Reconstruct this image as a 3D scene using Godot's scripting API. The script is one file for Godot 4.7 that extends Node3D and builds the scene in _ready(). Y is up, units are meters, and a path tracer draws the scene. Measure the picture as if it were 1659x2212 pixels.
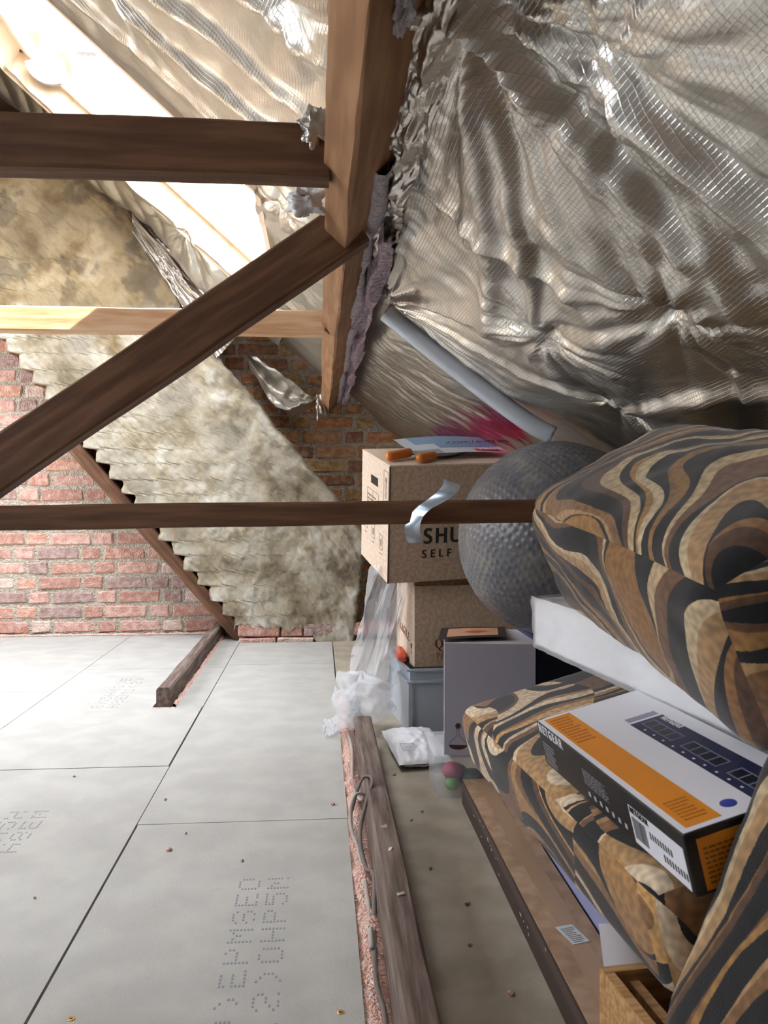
extends Node3D
# Attic store: foil-lined roof slope, chimney breast, tie beams, boarded floor and a pile of stored things.

const M_ := 0.9          # roof pitch (rise per metre of x)
const C_ := 1.36         # height of the foil plane at x = 0
const WALL := -4.32      # face of the gable wall
const BREAST := -4.04    # face of the plastered chimney breast
var rng := RandomNumberGenerator.new()
var used := {}
var n1 := FastNoiseLite.new()
var n2 := FastNoiseLite.new()
var M := {}

# ---------------------------------------------------------------- helpers
func numbered(called: String) -> String:
	var k: int = used.get(called, 0)
	used[called] = k + 1
	return called if k == 0 else "%s_%03d" % [called, k]

func thing(called: String, label: String, category: String, group := "", kind := "") -> Node3D:
	var o := Node3D.new()
	o.name = numbered(called)
	add_child(o)
	meta(o, label, category, group, kind)
	return o

func meta(o: Node, label: String, category := "", group := "", kind := "") -> void:
	if label: o.set_meta("label", label)
	if category: o.set_meta("category", category)
	if group: o.set_meta("group", group)
	if kind: o.set_meta("kind", kind)

func part(parent: Node, called: String, mesh: Mesh, m: Material, t := Transform3D(), label := "") -> MeshInstance3D:
	var o := MeshInstance3D.new()
	o.name = numbered(called) if parent == self else called
	o.mesh = mesh
	o.material_override = m
	o.transform = t
	o.cast_shadow = GeometryInstance3D.SHADOW_CASTING_SETTING_ON
	parent.add_child(o, true)
	if label: o.set_meta("label", label)
	return o

func at(x: float, y: float, z: float) -> Transform3D:
	return Transform3D(Basis(), Vector3(x, y, z))

func ypr(pos: Vector3, yaw: float, pitch: float, roll: float) -> Transform3D:
	return Transform3D(Basis.from_euler(Vector3(pitch, yaw, roll), EULER_ORDER_YXZ), pos)

func mesh_of(v: PackedVector3Array, uv: PackedVector2Array, idx: PackedInt32Array, col := PackedColorArray()) -> ArrayMesh:
	var n := PackedVector3Array()
	n.resize(v.size())
	for i in range(0, idx.size(), 3):
		var a := idx[i]
		var b := idx[i + 1]
		var c := idx[i + 2]
		var f := (v[c] - v[a]).cross(v[b] - v[a])
		n[a] += f
		n[b] += f
		n[c] += f
	for i in n.size():
		n[i] = n[i].normalized() if n[i].length_squared() > 1e-20 else Vector3.UP
	var a := []
	a.resize(Mesh.ARRAY_MAX)
	a[Mesh.ARRAY_VERTEX] = v
	a[Mesh.ARRAY_NORMAL] = n
	if uv.size() == v.size(): a[Mesh.ARRAY_TEX_UV] = uv
	if col.size() == v.size(): a[Mesh.ARRAY_COLOR] = col
	a[Mesh.ARRAY_INDEX] = idx
	var m := ArrayMesh.new()
	m.add_surface_from_arrays(Mesh.PRIMITIVE_TRIANGLES, a)
	return m

# grid of nu x nv cells; fn(u, v) -> position
func grid(nu: int, nv: int, fn: Callable, uvs := Vector2(1, 1), closed := false, colfn = null) -> ArrayMesh:
	var v := PackedVector3Array()
	var uv := PackedVector2Array()
	var col := PackedColorArray()
	var idx := PackedInt32Array()
	for j in nv + 1:
		for i in nu + 1:
			var a := float(i) / nu
			var b := float(j) / nv
			v.append(fn.call(0.0 if closed and i == nu else a, b))
			uv.append(Vector2(a * uvs.x, b * uvs.y))
			if colfn != null: col.append(colfn.call(a, b))
	for j in nv:
		for i in nu:
			var p := j * (nu + 1) + i
			var q := p + nu + 1
			idx.append_array([p, p + 1, q, p + 1, q + 1, q])
	var m := mesh_of(v, uv, idx, col)
	if closed:
		return m
	return m

# flat-shaded convex hexahedron: p = 8 corners, bottom 0-3 then top 4-7, both counter-clockwise from above
func hexa(st: SurfaceTool, p: Array) -> void:
	var fs := [[0, 1, 2, 3], [7, 6, 5, 4], [0, 4, 5, 1], [1, 5, 6, 2], [2, 6, 7, 3], [3, 7, 4, 0]]
	var c := Vector3.ZERO
	for q in p: c += q
	c /= 8.0
	for f in fs:
		var a: Vector3 = p[f[0]]
		var b: Vector3 = p[f[1]]
		var d: Vector3 = p[f[2]]
		var e: Vector3 = p[f[3]]
		var n := (d - a).cross(b - a) + (e - a).cross(d - a)
		if n.length() < 1e-12: continue
		n = n.normalized()
		var o := [a, b, d, a, d, e]
		if n.dot((a + b + d + e) / 4.0 - c) < 0.0:
			n = -n
			o = [a, d, b, a, e, d]
		for q in o:
			st.set_normal(n)
			st.add_vertex(q)

func st_new() -> SurfaceTool:
	var st := SurfaceTool.new()
	st.begin(Mesh.PRIMITIVE_TRIANGLES)
	return st

func boxc(st: SurfaceTool, a: Vector3, b: Vector3) -> void:
	hexa(st, [Vector3(a.x, a.y, b.z), Vector3(b.x, a.y, b.z), Vector3(b.x, a.y, a.z), Vector3(a.x, a.y, a.z), Vector3(a.x, b.y, b.z), Vector3(b.x, b.y, b.z), Vector3(b.x, b.y, a.z), Vector3(a.x, b.y, a.z)])

func box_mesh(a: Vector3, b: Vector3) -> ArrayMesh:
	var st := st_new()
	boxc(st, a, b)
	return st.commit()

# chamfered box centred on the origin
func cbox(s: Vector3, c: float, jit := 0.0, sd := 0) -> ArrayMesh:
	var r := RandomNumberGenerator.new()
	r.seed = sd + 77
	var h := s / 2.0
	var pts := {}
	var st := st_new()
	for sx in [-1, 1]:
		for sy in [-1, 1]:
			for sz in [-1, 1]:
				var k := Vector3(sx, sy, sz)
				var j := Vector3(r.randf_range(-jit, jit), r.randf_range(-jit, jit), r.randf_range(-jit, jit))
				pts[Vector4i(sx, sy, sz, 0)] = k * h - Vector3(0, sy * c, sz * c) + j
				pts[Vector4i(sx, sy, sz, 1)] = k * h - Vector3(sx * c, 0, sz * c) + j
				pts[Vector4i(sx, sy, sz, 2)] = k * h - Vector3(sx * c, sy * c, 0) + j
	var quad := func(l: Array) -> void:
		var n: Vector3 = (l[2] - l[0]).cross(l[1] - l[0])
		if l.size() == 4: n += (l[3] - l[0]).cross(l[2] - l[0])
		var m: Vector3 = l[0] + l[1] + l[2]
		if n.dot(m) < 0.0:
			l.reverse()
			n = -n
		n = n.normalized()
		for t in range(1, l.size() - 1):
			for q in [l[0], l[t], l[t + 1]]:
				st.set_normal(n)
				st.add_vertex(q)
	for s1 in [-1, 1]:
		quad.call([pts[Vector4i(s1, -1, -1, 0)], pts[Vector4i(s1, 1, -1, 0)], pts[Vector4i(s1, 1, 1, 0)], pts[Vector4i(s1, -1, 1, 0)]])
		quad.call([pts[Vector4i(-1, s1, -1, 1)], pts[Vector4i(1, s1, -1, 1)], pts[Vector4i(1, s1, 1, 1)], pts[Vector4i(-1, s1, 1, 1)]])
		quad.call([pts[Vector4i(-1, -1, s1, 2)], pts[Vector4i(1, -1, s1, 2)], pts[Vector4i(1, 1, s1, 2)], pts[Vector4i(-1, 1, s1, 2)]])
		for s2 in [-1, 1]:
			quad.call([pts[Vector4i(s1, s2, -1, 0)], pts[Vector4i(s1, s2, 1, 0)], pts[Vector4i(s1, s2, 1, 1)], pts[Vector4i(s1, s2, -1, 1)]])
			quad.call([pts[Vector4i(s1, -1, s2, 0)], pts[Vector4i(s1, 1, s2, 0)], pts[Vector4i(s1, 1, s2, 2)], pts[Vector4i(s1, -1, s2, 2)]])
			quad.call([pts[Vector4i(-1, s1, s2, 1)], pts[Vector4i(1, s1, s2, 1)], pts[Vector4i(1, s1, s2, 2)], pts[Vector4i(-1, s1, s2, 2)]])
			for s3 in [-1, 1]:
				quad.call([pts[Vector4i(s1, s2, s3, 0)], pts[Vector4i(s1, s2, s3, 1)], pts[Vector4i(s1, s2, s3, 2)]])
	return st.commit()

# timber along local x, chamfered, slightly wavy; w along z, h along y
func timber(l: float, h: float, w: float, wob := 0.002, sd := 0, ch := 0.004) -> ArrayMesh:
	var ring := [Vector2(-w / 2 + ch, -h / 2), Vector2(w / 2 - ch, -h / 2), Vector2(w / 2, -h / 2 + ch), Vector2(w / 2, h / 2 - ch), Vector2(w / 2 - ch, h / 2), Vector2(-w / 2 + ch, h / 2), Vector2(-w / 2, h / 2 - ch), Vector2(-w / 2, -h / 2 + ch)]
	var n := maxi(4, int(l / 0.03))
	var st := st_new()
	var p := func(i: int, k: int) -> Vector3:
		var x := -l / 2 + l * i / n
		var q: Vector2 = ring[k % 8]
		return Vector3(x, q.y + wob * n1.get_noise_3d(x * 220, (k % 8) / 2 * 90.0 + sd * 31.0, 5), q.x + wob * n1.get_noise_3d(x * 220, (k % 8) / 2 * 90.0 + sd * 31.0, 900))
	for i in n:
		for k in 8:
			var a: Vector3 = p.call(i, k)
			var b: Vector3 = p.call(i + 1, k)
			var c: Vector3 = p.call(i + 1, k + 1)
			var d: Vector3 = p.call(i, k + 1)
			var nn := (c - a).cross(b - a).normalized()
			var o := [a, b, c, a, c, d]
			var mid := (a + c) / 2
			if nn.dot(Vector3(0, mid.y, mid.z)) < 0:
				nn = -nn
				o = [a, c, b, a, d, c]
			for q in o:
				st.set_normal(nn)
				st.add_vertex(q)
	for e in [0, n]:
		var nn := Vector3(-1 if e == 0 else 1, 0, 0)
		for k in range(1, 7):
			var o := [p.call(e, 0), p.call(e, k), p.call(e, k + 1)]
			if ((o[2] - o[0]).cross(o[1] - o[0])).dot(nn) < 0: o.reverse()
			for q in o:
				st.set_normal(nn)
				st.add_vertex(q)
	return st.commit()

# transform that lays local x along a->b with local y near up
func along(a: Vector3, b: Vector3, up := Vector3.UP) -> Transform3D:
	var x := (b - a).normalized()
	var z := x.cross(up).normalized()
	var y := z.cross(x)
	return Transform3D(Basis(x, y, z), (a + b) / 2)

func tube(pts: Array, r: float, sides := 8, flat := 1.0) -> ArrayMesh:
	var cv := Curve3D.new()
	cv.bake_interval = 0.008
	for i in pts.size():
		var p: Vector3 = pts[i]
		var t: Vector3 = (pts[mini(i + 1, pts.size() - 1)] - pts[maxi(i - 1, 0)]) * 0.2
		cv.add_point(p, -t, t)
	var b := cv.get_baked_points()
	var v := PackedVector3Array()
	var idx := PackedInt32Array()
	for i in b.size():
		var d := (b[mini(i + 1, b.size() - 1)] - b[maxi(i - 1, 0)]).normalized()
		var s := d.cross(Vector3(0.01, 1, 0.02)).normalized()
		var u := s.cross(d)
		for k in sides:
			var th := TAU * k / sides
			v.append(b[i] + (s * cos(th) + u * sin(th) * flat) * r)
	for i in b.size() - 1:
		for k in sides:
			var p := i * sides + k
			var q := i * sides + (k + 1) % sides
			idx.append_array([p, q, p + sides, q, q + sides, p + sides])
	for k in range(1, sides - 1):
		var e := (b.size() - 1) * sides
		idx.append_array([0, k + 1, k, e, e + k, e + k + 1])
	return mesh_of(v, PackedVector2Array(), idx)

func lathe(prof: Array, sides := 32) -> ArrayMesh:
	return grid(sides, prof.size() - 1, func(a: float, b: float) -> Vector3:
		var q: Vector2 = prof[int(round(b * (prof.size() - 1)))]
		return Vector3(cos(a * TAU) * q.x, q.y, sin(a * TAU) * q.x), Vector2(1, 1), true)

# lumpy closed blob around the origin
func blob(s: Vector3, amp: float, freq: float, sd: float, nu := 24, nv := 14) -> ArrayMesh:
	return grid(nu, nv, func(a: float, b: float) -> Vector3:
		var d := Vector3(cos(a * TAU) * sin(b * PI), cos(b * PI), sin(a * TAU) * sin(b * PI))
		return d * s * (1.0 + amp * n1.get_noise_3d(d.x * freq + sd, d.y * freq, d.z * freq + sd * 3.0)), Vector2(1, 1), true)

func tex(sd: int, freq: float, stops: Array, size := 512, oct := 4, warp := 0.0, kind := FastNoiseLite.TYPE_SIMPLEX_SMOOTH) -> NoiseTexture2D:
	var f := FastNoiseLite.new()
	f.seed = sd
	f.noise_type = kind
	f.frequency = freq
	f.fractal_octaves = oct
	if warp > 0.0:
		f.domain_warp_enabled = true
		f.domain_warp_amplitude = warp
		f.domain_warp_frequency = freq * 1.5
	var t := NoiseTexture2D.new()
	t.width = size
	t.height = size
	t.seamless = true
	t.noise = f
	if stops:
		var g := Gradient.new()
		var off := PackedFloat32Array()
		var cs := PackedColorArray()
		for s in stops:
			off.append(s[0])
			cs.append(s[1])
		g.offsets = off
		g.colors = cs
		t.color_ramp = g
	return t

func hexc(s: String) -> Color:
	return Color.html(s)

func plain(c: Color, rough := 0.8, metal := 0.0) -> StandardMaterial3D:
	var m := StandardMaterial3D.new()
	m.albedo_color = c
	m.roughness = rough
	m.metallic = metal
	return m

func tri(t: Texture2D, scale: Vector3, rough := 0.8, world := false, bump: Texture2D = null, bs := 0.1) -> StandardMaterial3D:
	var m := StandardMaterial3D.new()
	m.albedo_texture = t
	m.roughness = rough
	m.uv1_triplanar = true
	m.uv1_world_triplanar = world
	m.uv1_scale = scale
	m.uv1_triplanar_sharpness = 4.0
	if bump:
		m.heightmap_enabled = true
		m.heightmap_texture = bump
		m.heightmap_scale = bs
	return m

func words(s: String, height: float, bold := true, fontname := "Droid Sans", space := 0.0) -> TextMesh:
	var f := SystemFont.new()
	f.font_names = PackedStringArray([fontname])
	f.font_weight = 700 if bold else 400
	var t := TextMesh.new()
	if space > 0.0:
		var fv := FontVariation.new()
		fv.base_font = f
		fv.spacing_glyph = int(space)
		t.font = fv
	else:
		t.font = f
	t.text = s
	t.font_size = 64
	t.pixel_size = height / 46.0
	t.depth = 0.0006
	t.horizontal_alignment = HORIZONTAL_ALIGNMENT_LEFT
	t.vertical_alignment = VERTICAL_ALIGNMENT_BOTTOM
	return t

# printed patch: a 0.4 mm thick rectangle with its corner at o, spanned by ux (w) and uy (h)
func patch(parent: Node, called: String, o: Vector3, ux: Vector3, uy: Vector3, w: float, h: float, m: Material, lift := 0.0006) -> MeshInstance3D:
	var n := ux.cross(uy).normalized()
	var st := st_new()
	var a := o
	var b := o + ux * w
	var c := b + uy * h
	var d := o + uy * h
	hexa(st, [a, b, c, d, a + n * lift, b + n * lift, c + n * lift, d + n * lift])
	return part(parent, called, st.commit(), m)

# many little printed strokes as one part
func strokes(parent: Node, called: String, list: Array, o: Vector3, ux: Vector3, uy: Vector3, m: Material, lift := 0.0008) -> MeshInstance3D:
	var n := ux.cross(uy).normalized()
	var st := st_new()
	for r in list:
		var a: Vector3 = o + ux * r[0] + uy * r[1]
		var b: Vector3 = a + ux * r[2]
		var c: Vector3 = b + uy * r[3]
		var d: Vector3 = a + uy * r[3]
		hexa(st, [a, b, c, d, a + n * lift, b + n * lift, c + n * lift, d + n * lift])
	return part(parent, called, st.commit(), m)

func lettering(parent: Node, s: String, o: Vector3, ux: Vector3, uy: Vector3, height: float, m: Material, bold := true, fontname := "Droid Sans", space := 0.0) -> MeshInstance3D:
	var n := ux.cross(uy).normalized()
	return part(parent, "lettering", words(s, height, bold, fontname, space), m, Transform3D(Basis(ux, uy, n), o + n * 0.0004))

func greek(w: float, h: float, rows: int, sd: int) -> Array:
	var r := RandomNumberGenerator.new()
	r.seed = sd
	var l := []
	for k in rows:
		var x := 0.0
		var end := w * r.randf_range(0.7, 1.0)
		while x < end:
			var ww := minf(r.randf_range(0.06, 0.16) * w, end - x)
			l.append([x, h * (rows - 1 - k) / rows, ww, h / rows * 0.45])
			x += ww + w * 0.03
	return l

func sstep(a: float, b: float, x: float) -> float:
	return smoothstep(a, b, x)

func roofp(x: float, z: float, n: float) -> Vector3:
	return Vector3(x + 0.669 * n, C_ - M_ * x + 0.743 * n, z)

# ---------------------------------------------------------------- scene
func _ready() -> void:
	rng.seed = 11
	n1.seed = 3
	n1.frequency = 0.01
	n2.seed = 9
	n2.frequency = 1.0
	n2.fractal_type = FastNoiseLite.FRACTAL_FBM
	n2.fractal_octaves = 3
	view_and_light()
	materials()
	floor_parts()
	gable_wall()
	chimney()
	shell()
	roof_window()
	foil_sheets()
	timbers()
	right_stack()
	cushions_and_boxes()
	small_things()

func view_and_light() -> void:
	var cam := Camera3D.new()
	cam.name = "camera"
	cam.position = Vector3(0, 0.70, 0)
	cam.rotation = Vector3(-atan(24.0 / 1750.0), -atan(139.5 / 1750.0), 0)
	cam.near = 0.05
	cam.far = 100.0
	var ca := CameraAttributesPhysical.new()
	ca.frustum_focal_length = 12.0 * 1750.0 / 1106.0
	ca.frustum_focus_distance = 2.1
	ca.frustum_near = 0.05
	ca.frustum_far = 100.0
	ca.exposure_aperture = 9.0
	cam.attributes = ca
	add_child(cam)
	cam.current = true
	var e := Environment.new()
	e.background_mode = Environment.BG_SKY
	var sky := Sky.new()
	var sm := ProceduralSkyMaterial.new()
	sm.sky_top_color = Color(0.94, 0.965, 1.0)
	sm.sky_horizon_color = Color(0.97, 0.98, 1.0)
	sm.ground_bottom_color = Color(0.35, 0.33, 0.30)
	sm.ground_horizon_color = Color(0.6, 0.6, 0.6)
	sm.sun_angle_max = 1.0
	sky.sky_material = sm
	e.sky = sky
	e.background_energy_multiplier = 11.0
	e.tonemap_mode = Environment.TONE_MAPPER_LINEAR
	e.tonemap_exposure = 1.56
	e.sdfgi_enabled = true
	e.ssao_enabled = true
	e.ssil_enabled = true
	var we := WorldEnvironment.new()
	we.name = "world"
	we.environment = e
	add_child(we)
	var sun := DirectionalLight3D.new()
	sun.name = "sun"
	sun.light_color = Color(1.0, 0.95, 0.88)
	sun.light_energy = 18.0
	sun.light_angular_distance = 0.55
	sun.shadow_enabled = true
	add_child(sun)
	sun.look_at_from_position(Vector3(0.75, 0.60, 0.085), Vector3.ZERO)

func materials() -> void:
	var g := func(a: String, b: String, c: String) -> Array: return [[0.25, hexc(a)], [0.5, hexc(b)], [0.75, hexc(c)]]
	var grain := tex(21, 0.012, [[0.2, Color(0.2, 0.2, 0.2)], [0.8, Color(1, 1, 1)]], 512, 5)
	M.old_wood = tri(tex(1, 0.014, g.call("593a26", "67462f", "76533a"), 512, 4), Vector3(0.5, 5, 5), 0.75, false, grain, 0.08)
	M.purlin_wood = tri(tex(2, 0.012, g.call("8b6242", "99704d", "a67d5a"), 512, 4), Vector3(0.5, 5, 5), 0.7, false, grain, 0.06)
	M.new_wood = tri(tex(4, 0.012, g.call("c99b73", "d8ae86", "e3c09c"), 512, 4), Vector3(0.5, 5, 5), 0.6, false, grain, 0.04)
	M.joist_wood = tri(tex(5, 0.012, g.call("57473f", "685850", "7b6b62"), 512, 5), Vector3(0.7, 7, 7), 0.8, false, grain, 0.12)
	M.lining = tri(tex(6, 0.01, g.call("e6cdb0", "eddac1", "f2e3cf"), 256, 4), Vector3(5, 0.8, 0.8), 0.6)
	M.oak = tri(tex(7, 0.012, g.call("a67c4e", "b98f60", "c79f70"), 512, 5), Vector3(1.5, 14, 14), 0.55)
	var speck := tex(31, 0.35, [[0.3, Color(0.3, 0.3, 0.3)], [0.7, Color(1, 1, 1)]], 512, 2)
	M.board = tri(tex(8, 0.006, g.call("acaaa4", "b1afa9", "b6b4ad"), 1024, 5), Vector3(1.1, 1.1, 1.1), 0.72, true, speck, 0.03)
	M.board.uv2_triplanar = true
	M.board.uv2_world_triplanar = true
	M.board.uv2_scale = Vector3(6, 6, 6)
	M.board.detail_enabled = true
	M.board.detail_blend_mode = BaseMaterial3D.BLEND_MODE_MUL
	M.board.detail_uv_layer = BaseMaterial3D.DETAIL_UV_2
	M.board.detail_albedo = tex(9, 0.2, [[0.2, Color(0.88, 0.88, 0.88)], [0.45, Color(0.97, 0.97, 0.97)], [0.7, Color(1, 1, 1)]], 512, 3)
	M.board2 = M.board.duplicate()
	M.board2.albedo_texture = tex(10, 0.006, g.call("9f9584", "a89e8d", "b1a796"), 1024, 4)  # chipboard beige, made yellower and browner to take in the shading there
	M.sub = plain(hexc("2b2622"), 0.95)
	M.mortar = tri(tex(12, 0.03, g.call("aaa190", "bab1a1", "c9c1b2"), 512, 5), Vector3(3, 3, 3), 0.95, true, tex(13, 0.06, [], 512, 4), 1.2)
	var bump := tex(14, 0.04, [], 512, 5)
	M.bricks = []  # brick pinks paled to carry the bright haze on the left wall
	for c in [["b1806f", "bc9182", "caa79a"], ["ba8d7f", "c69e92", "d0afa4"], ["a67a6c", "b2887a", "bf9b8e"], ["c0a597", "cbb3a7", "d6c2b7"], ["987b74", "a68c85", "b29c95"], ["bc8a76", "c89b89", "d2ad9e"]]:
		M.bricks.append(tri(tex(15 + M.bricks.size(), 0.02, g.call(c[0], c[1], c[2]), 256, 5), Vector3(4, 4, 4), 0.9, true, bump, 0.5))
	M.tan_bricks = []  # tan and orange set for the bricks right of the breast
	for c in [["a27a56", "b58d67", "c39f7c"], ["a8714c", "b98560", "c49873"], ["a08253", "b39566", "c1a67a"], ["8a6048", "9c735a", "aa866c"]]:
		M.tan_bricks.append(tri(tex(25 + M.tan_bricks.size(), 0.02, g.call(c[0], c[1], c[2]), 256, 5), Vector3(4, 4, 4), 0.92, true, bump, 0.5))
	M.corbel = tri(tex(33, 0.02, g.call("6d4433", "80523e", "8f614b"), 256, 4), Vector3(4, 4, 4), 0.9, true, bump, 0.4)
	M.plaster = tri(tex(34, 0.0045, [[0.22, hexc("9f9787")], [0.36, hexc("b0a895")], [0.46, hexc("b9b1a0")], [0.56, hexc("c0b9a9")], [0.64, hexc("b8ae98")], [0.74, hexc("cac4b5")], [0.82, hexc("d8d4c9")]], 1024, 6, 30.0), Vector3(0.55, 0.55, 0.55), 0.93, true, tex(35, 0.012, [], 1024, 6), 1.2)
	M.plaster.albedo_color = Color(0.85, 0.845, 0.84)
	M.plaster.uv2_triplanar = true
	M.plaster.uv2_world_triplanar = true
	M.plaster.uv2_scale = Vector3(0.9, 0.9, 0.9)
	M.plaster.detail_enabled = true
	M.plaster.detail_blend_mode = BaseMaterial3D.BLEND_MODE_MUL
	M.plaster.detail_uv_layer = BaseMaterial3D.DETAIL_UV_2
	M.plaster.detail_albedo = tex(36, 0.005, [[0.2, hexc("c4bbab")], [0.36, hexc("e6dfd2")], [0.5, hexc("f6f3ec")], [0.62, hexc("ffffff")]], 1024, 7, 15.0)
	M.foil = foil_material(Color(0.80, 0.786, 0.757), false)
	M.foil_print = foil_material(Color(1, 1, 1), true)
	M.foil_edge = plain(Color(0.72, 0.70, 0.67), 0.3, 1.0)
	M.foil_edge.heightmap_enabled = true
	M.foil_edge.heightmap_texture = tex(41, 0.02, [], 512, 5)
	M.foil_edge.heightmap_scale = 0.15
	M.foil_edge.uv1_triplanar = true
	M.foil_edge.uv1_scale = Vector3(5, 5, 5)
	M.wool = tri(tex(42, 0.03, g.call("a39ba2", "b1a9af", "c0b9be"), 256, 5), Vector3(6, 6, 6), 1.0, false, bump, 0.4)
	M.mauve = tri(tex(43, 0.03, g.call("7a6074", "94808f", "aca3aa"), 256, 4), Vector3(6, 6, 6), 0.5, false, bump, 0.15)
	M.satin = plain(hexc("b7bec6"), 0.4, 0.2)
	M.foam = tri(tex(44, 0.03, g.call("eeb5a0", "f5cab9", "fadcd0"), 256, 5), Vector3(7, 7, 7), 0.95, false, bump, 1.0)
	M.cable = plain(hexc("a9a199"), 0.6)
	M.cable_dark = plain(hexc("6a605a"), 0.6)
	M.card = tri(tex(45, 0.05, g.call("a98f77", "b29881", "bba28b"), 256, 4), Vector3(5, 5, 5), 0.8)
	M.card_pale = tri(tex(46, 0.05, g.call("c8b39d", "d2beaa", "dac8b5"), 256, 4), Vector3(5, 5, 5), 0.8)  # card lightened for carton faces that catch daylight; also used for splinters
	M.card_low = tri(tex(47, 0.02, g.call("93755a", "a28468", "ae9177"), 256, 4), Vector3(3, 3, 3), 0.7)
	M.recess_dark = plain(hexc("1d1714"), 0.9)  # near black for shade painted in hole and slot
	M.ink = plain(hexc("2a2624"), 0.7)
	M.ink_soft = plain(hexc("8a7a6b"), 0.8)
	M.maroon = plain(hexc("6d2a2c"), 0.7)
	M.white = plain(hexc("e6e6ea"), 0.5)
	M.lilac = plain(hexc("a9a7b4"), 0.45)  # white card tinted lilac grey to stand for shade
	M.grey_plastic = plain(hexc("aab2bb"), 0.42)
	M.rubber = tri(tex(48, 0.02, [[0.3, hexc("5d5d62")], [0.6, hexc("67676b")], [0.8, hexc("77736e")]], 512, 5, 20.0), Vector3(1.5, 1.5, 1.5), 0.33)
	M.brown_side = plain(hexc("3a2c28"), 0.55)
	M.orange = plain(hexc("d9871f"), 0.45)
	M.handle = plain(hexc("cf7426"), 0.4)
	M.steel = plain(hexc("50525a"), 0.35, 0.9)
	M.box_black = plain(hexc("17161a"), 0.4)
	M.navy = plain(hexc("1f2748"), 0.4)
	M.navy_soft = plain(hexc("5d6688"), 0.5)
	M.badge = plain(hexc("2c3f9a"), 0.4)
	M.glossy_white = plain(hexc("dfe0e8"), 0.3)
	M.red = plain(hexc("c4242f"), 0.5)
	M.sky_print = plain(hexc("6f9dc4"), 0.35)
	M.pale_print = plain(hexc("c9d3dc"), 0.35)
	M.brass = plain(hexc("c9a25a"), 0.35, 0.9)
	M.film = StandardMaterial3D.new()
	M.film.albedo_color = Color(0.94, 0.95, 0.97, 0.34)
	M.film.transparency = BaseMaterial3D.TRANSPARENCY_ALPHA
	M.film.roughness = 0.3
	M.film.backlight_enabled = true
	M.film.backlight = Color(0.5, 0.5, 0.5)
	M.tub = StandardMaterial3D.new()
	M.tub.albedo_color = Color(0.90, 0.91, 0.93, 0.28)
	M.tub.transparency = BaseMaterial3D.TRANSPARENCY_ALPHA
	M.tub.roughness = 0.35
	M.glass = StandardMaterial3D.new()
	M.glass.albedo_color = Color(1, 1, 1, 0.05)
	M.glass.transparency = BaseMaterial3D.TRANSPARENCY_ALPHA
	M.glass.roughness = 0.02
	M.wrap = plain(hexc("dcdde0"), 0.3)
	M.wrap.heightmap_enabled = true
	M.wrap.heightmap_texture = tex(49, 0.008, [], 512, 5, 40.0)
	M.wrap.heightmap_scale = 1.0
	M.wrap.uv1_triplanar = true
	M.wrap.uv1_scale = Vector3(2.5, 2.5, 2.5)
	M.tape = plain(hexc("b9c6d3"), 0.25, 0.75)
	M.plush_a = plush(pattern(5, 0))
	M.plush_b = plush(pattern(17, 1))

func foil_material(c: Color, vc: bool) -> StandardMaterial3D:
	var m := plain(c, 0.31, 1.0)
	m.vertex_color_use_as_albedo = vc
	if not M.has("scrim"):
		var im := Image.create(1024, 1024, false, Image.FORMAT_L8)
		var f := FastNoiseLite.new()
		f.seed = 4
		f.frequency = 0.02
		f.fractal_octaves = 4
		var cr := f.get_seamless_image(1024, 1024)
		var data := PackedByteArray()
		data.resize(1024 * 1024)
		var cd := cr.get_data()
		for y in 1024:
			var fy := absi(y % 32 - 16)
			for x in 1024:
				var fx := absi(x % 32 - 16)
				var d := mini(fx, fy)
				var v := 70.0 + (cd[y * 1024 + x] - 128) * 0.12
				if d < 3: v += 80.0 * (1.0 - d / 3.0)
				data[y * 1024 + x] = clampi(int(v), 0, 255)
		im.set_data(1024, 1024, false, Image.FORMAT_L8, data)
		M.scrim = ImageTexture.create_from_image(im)
	m.heightmap_enabled = true
	m.heightmap_texture = M.scrim
	m.heightmap_scale = 0.10
	return m

func plush(t: Texture2D) -> StandardMaterial3D:
	var m := StandardMaterial3D.new()
	m.albedo_texture = t
	m.roughness = 1.0
	m.rim_enabled = true
	m.rim = 0.5
	m.rim_tint = 0.6
	m.heightmap_enabled = true
	if not M.has("pile"): M.pile = tex(50, 0.4, [], 1024, 2)
	m.heightmap_texture = M.pile
	m.heightmap_scale = 0.05
	return m

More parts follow.
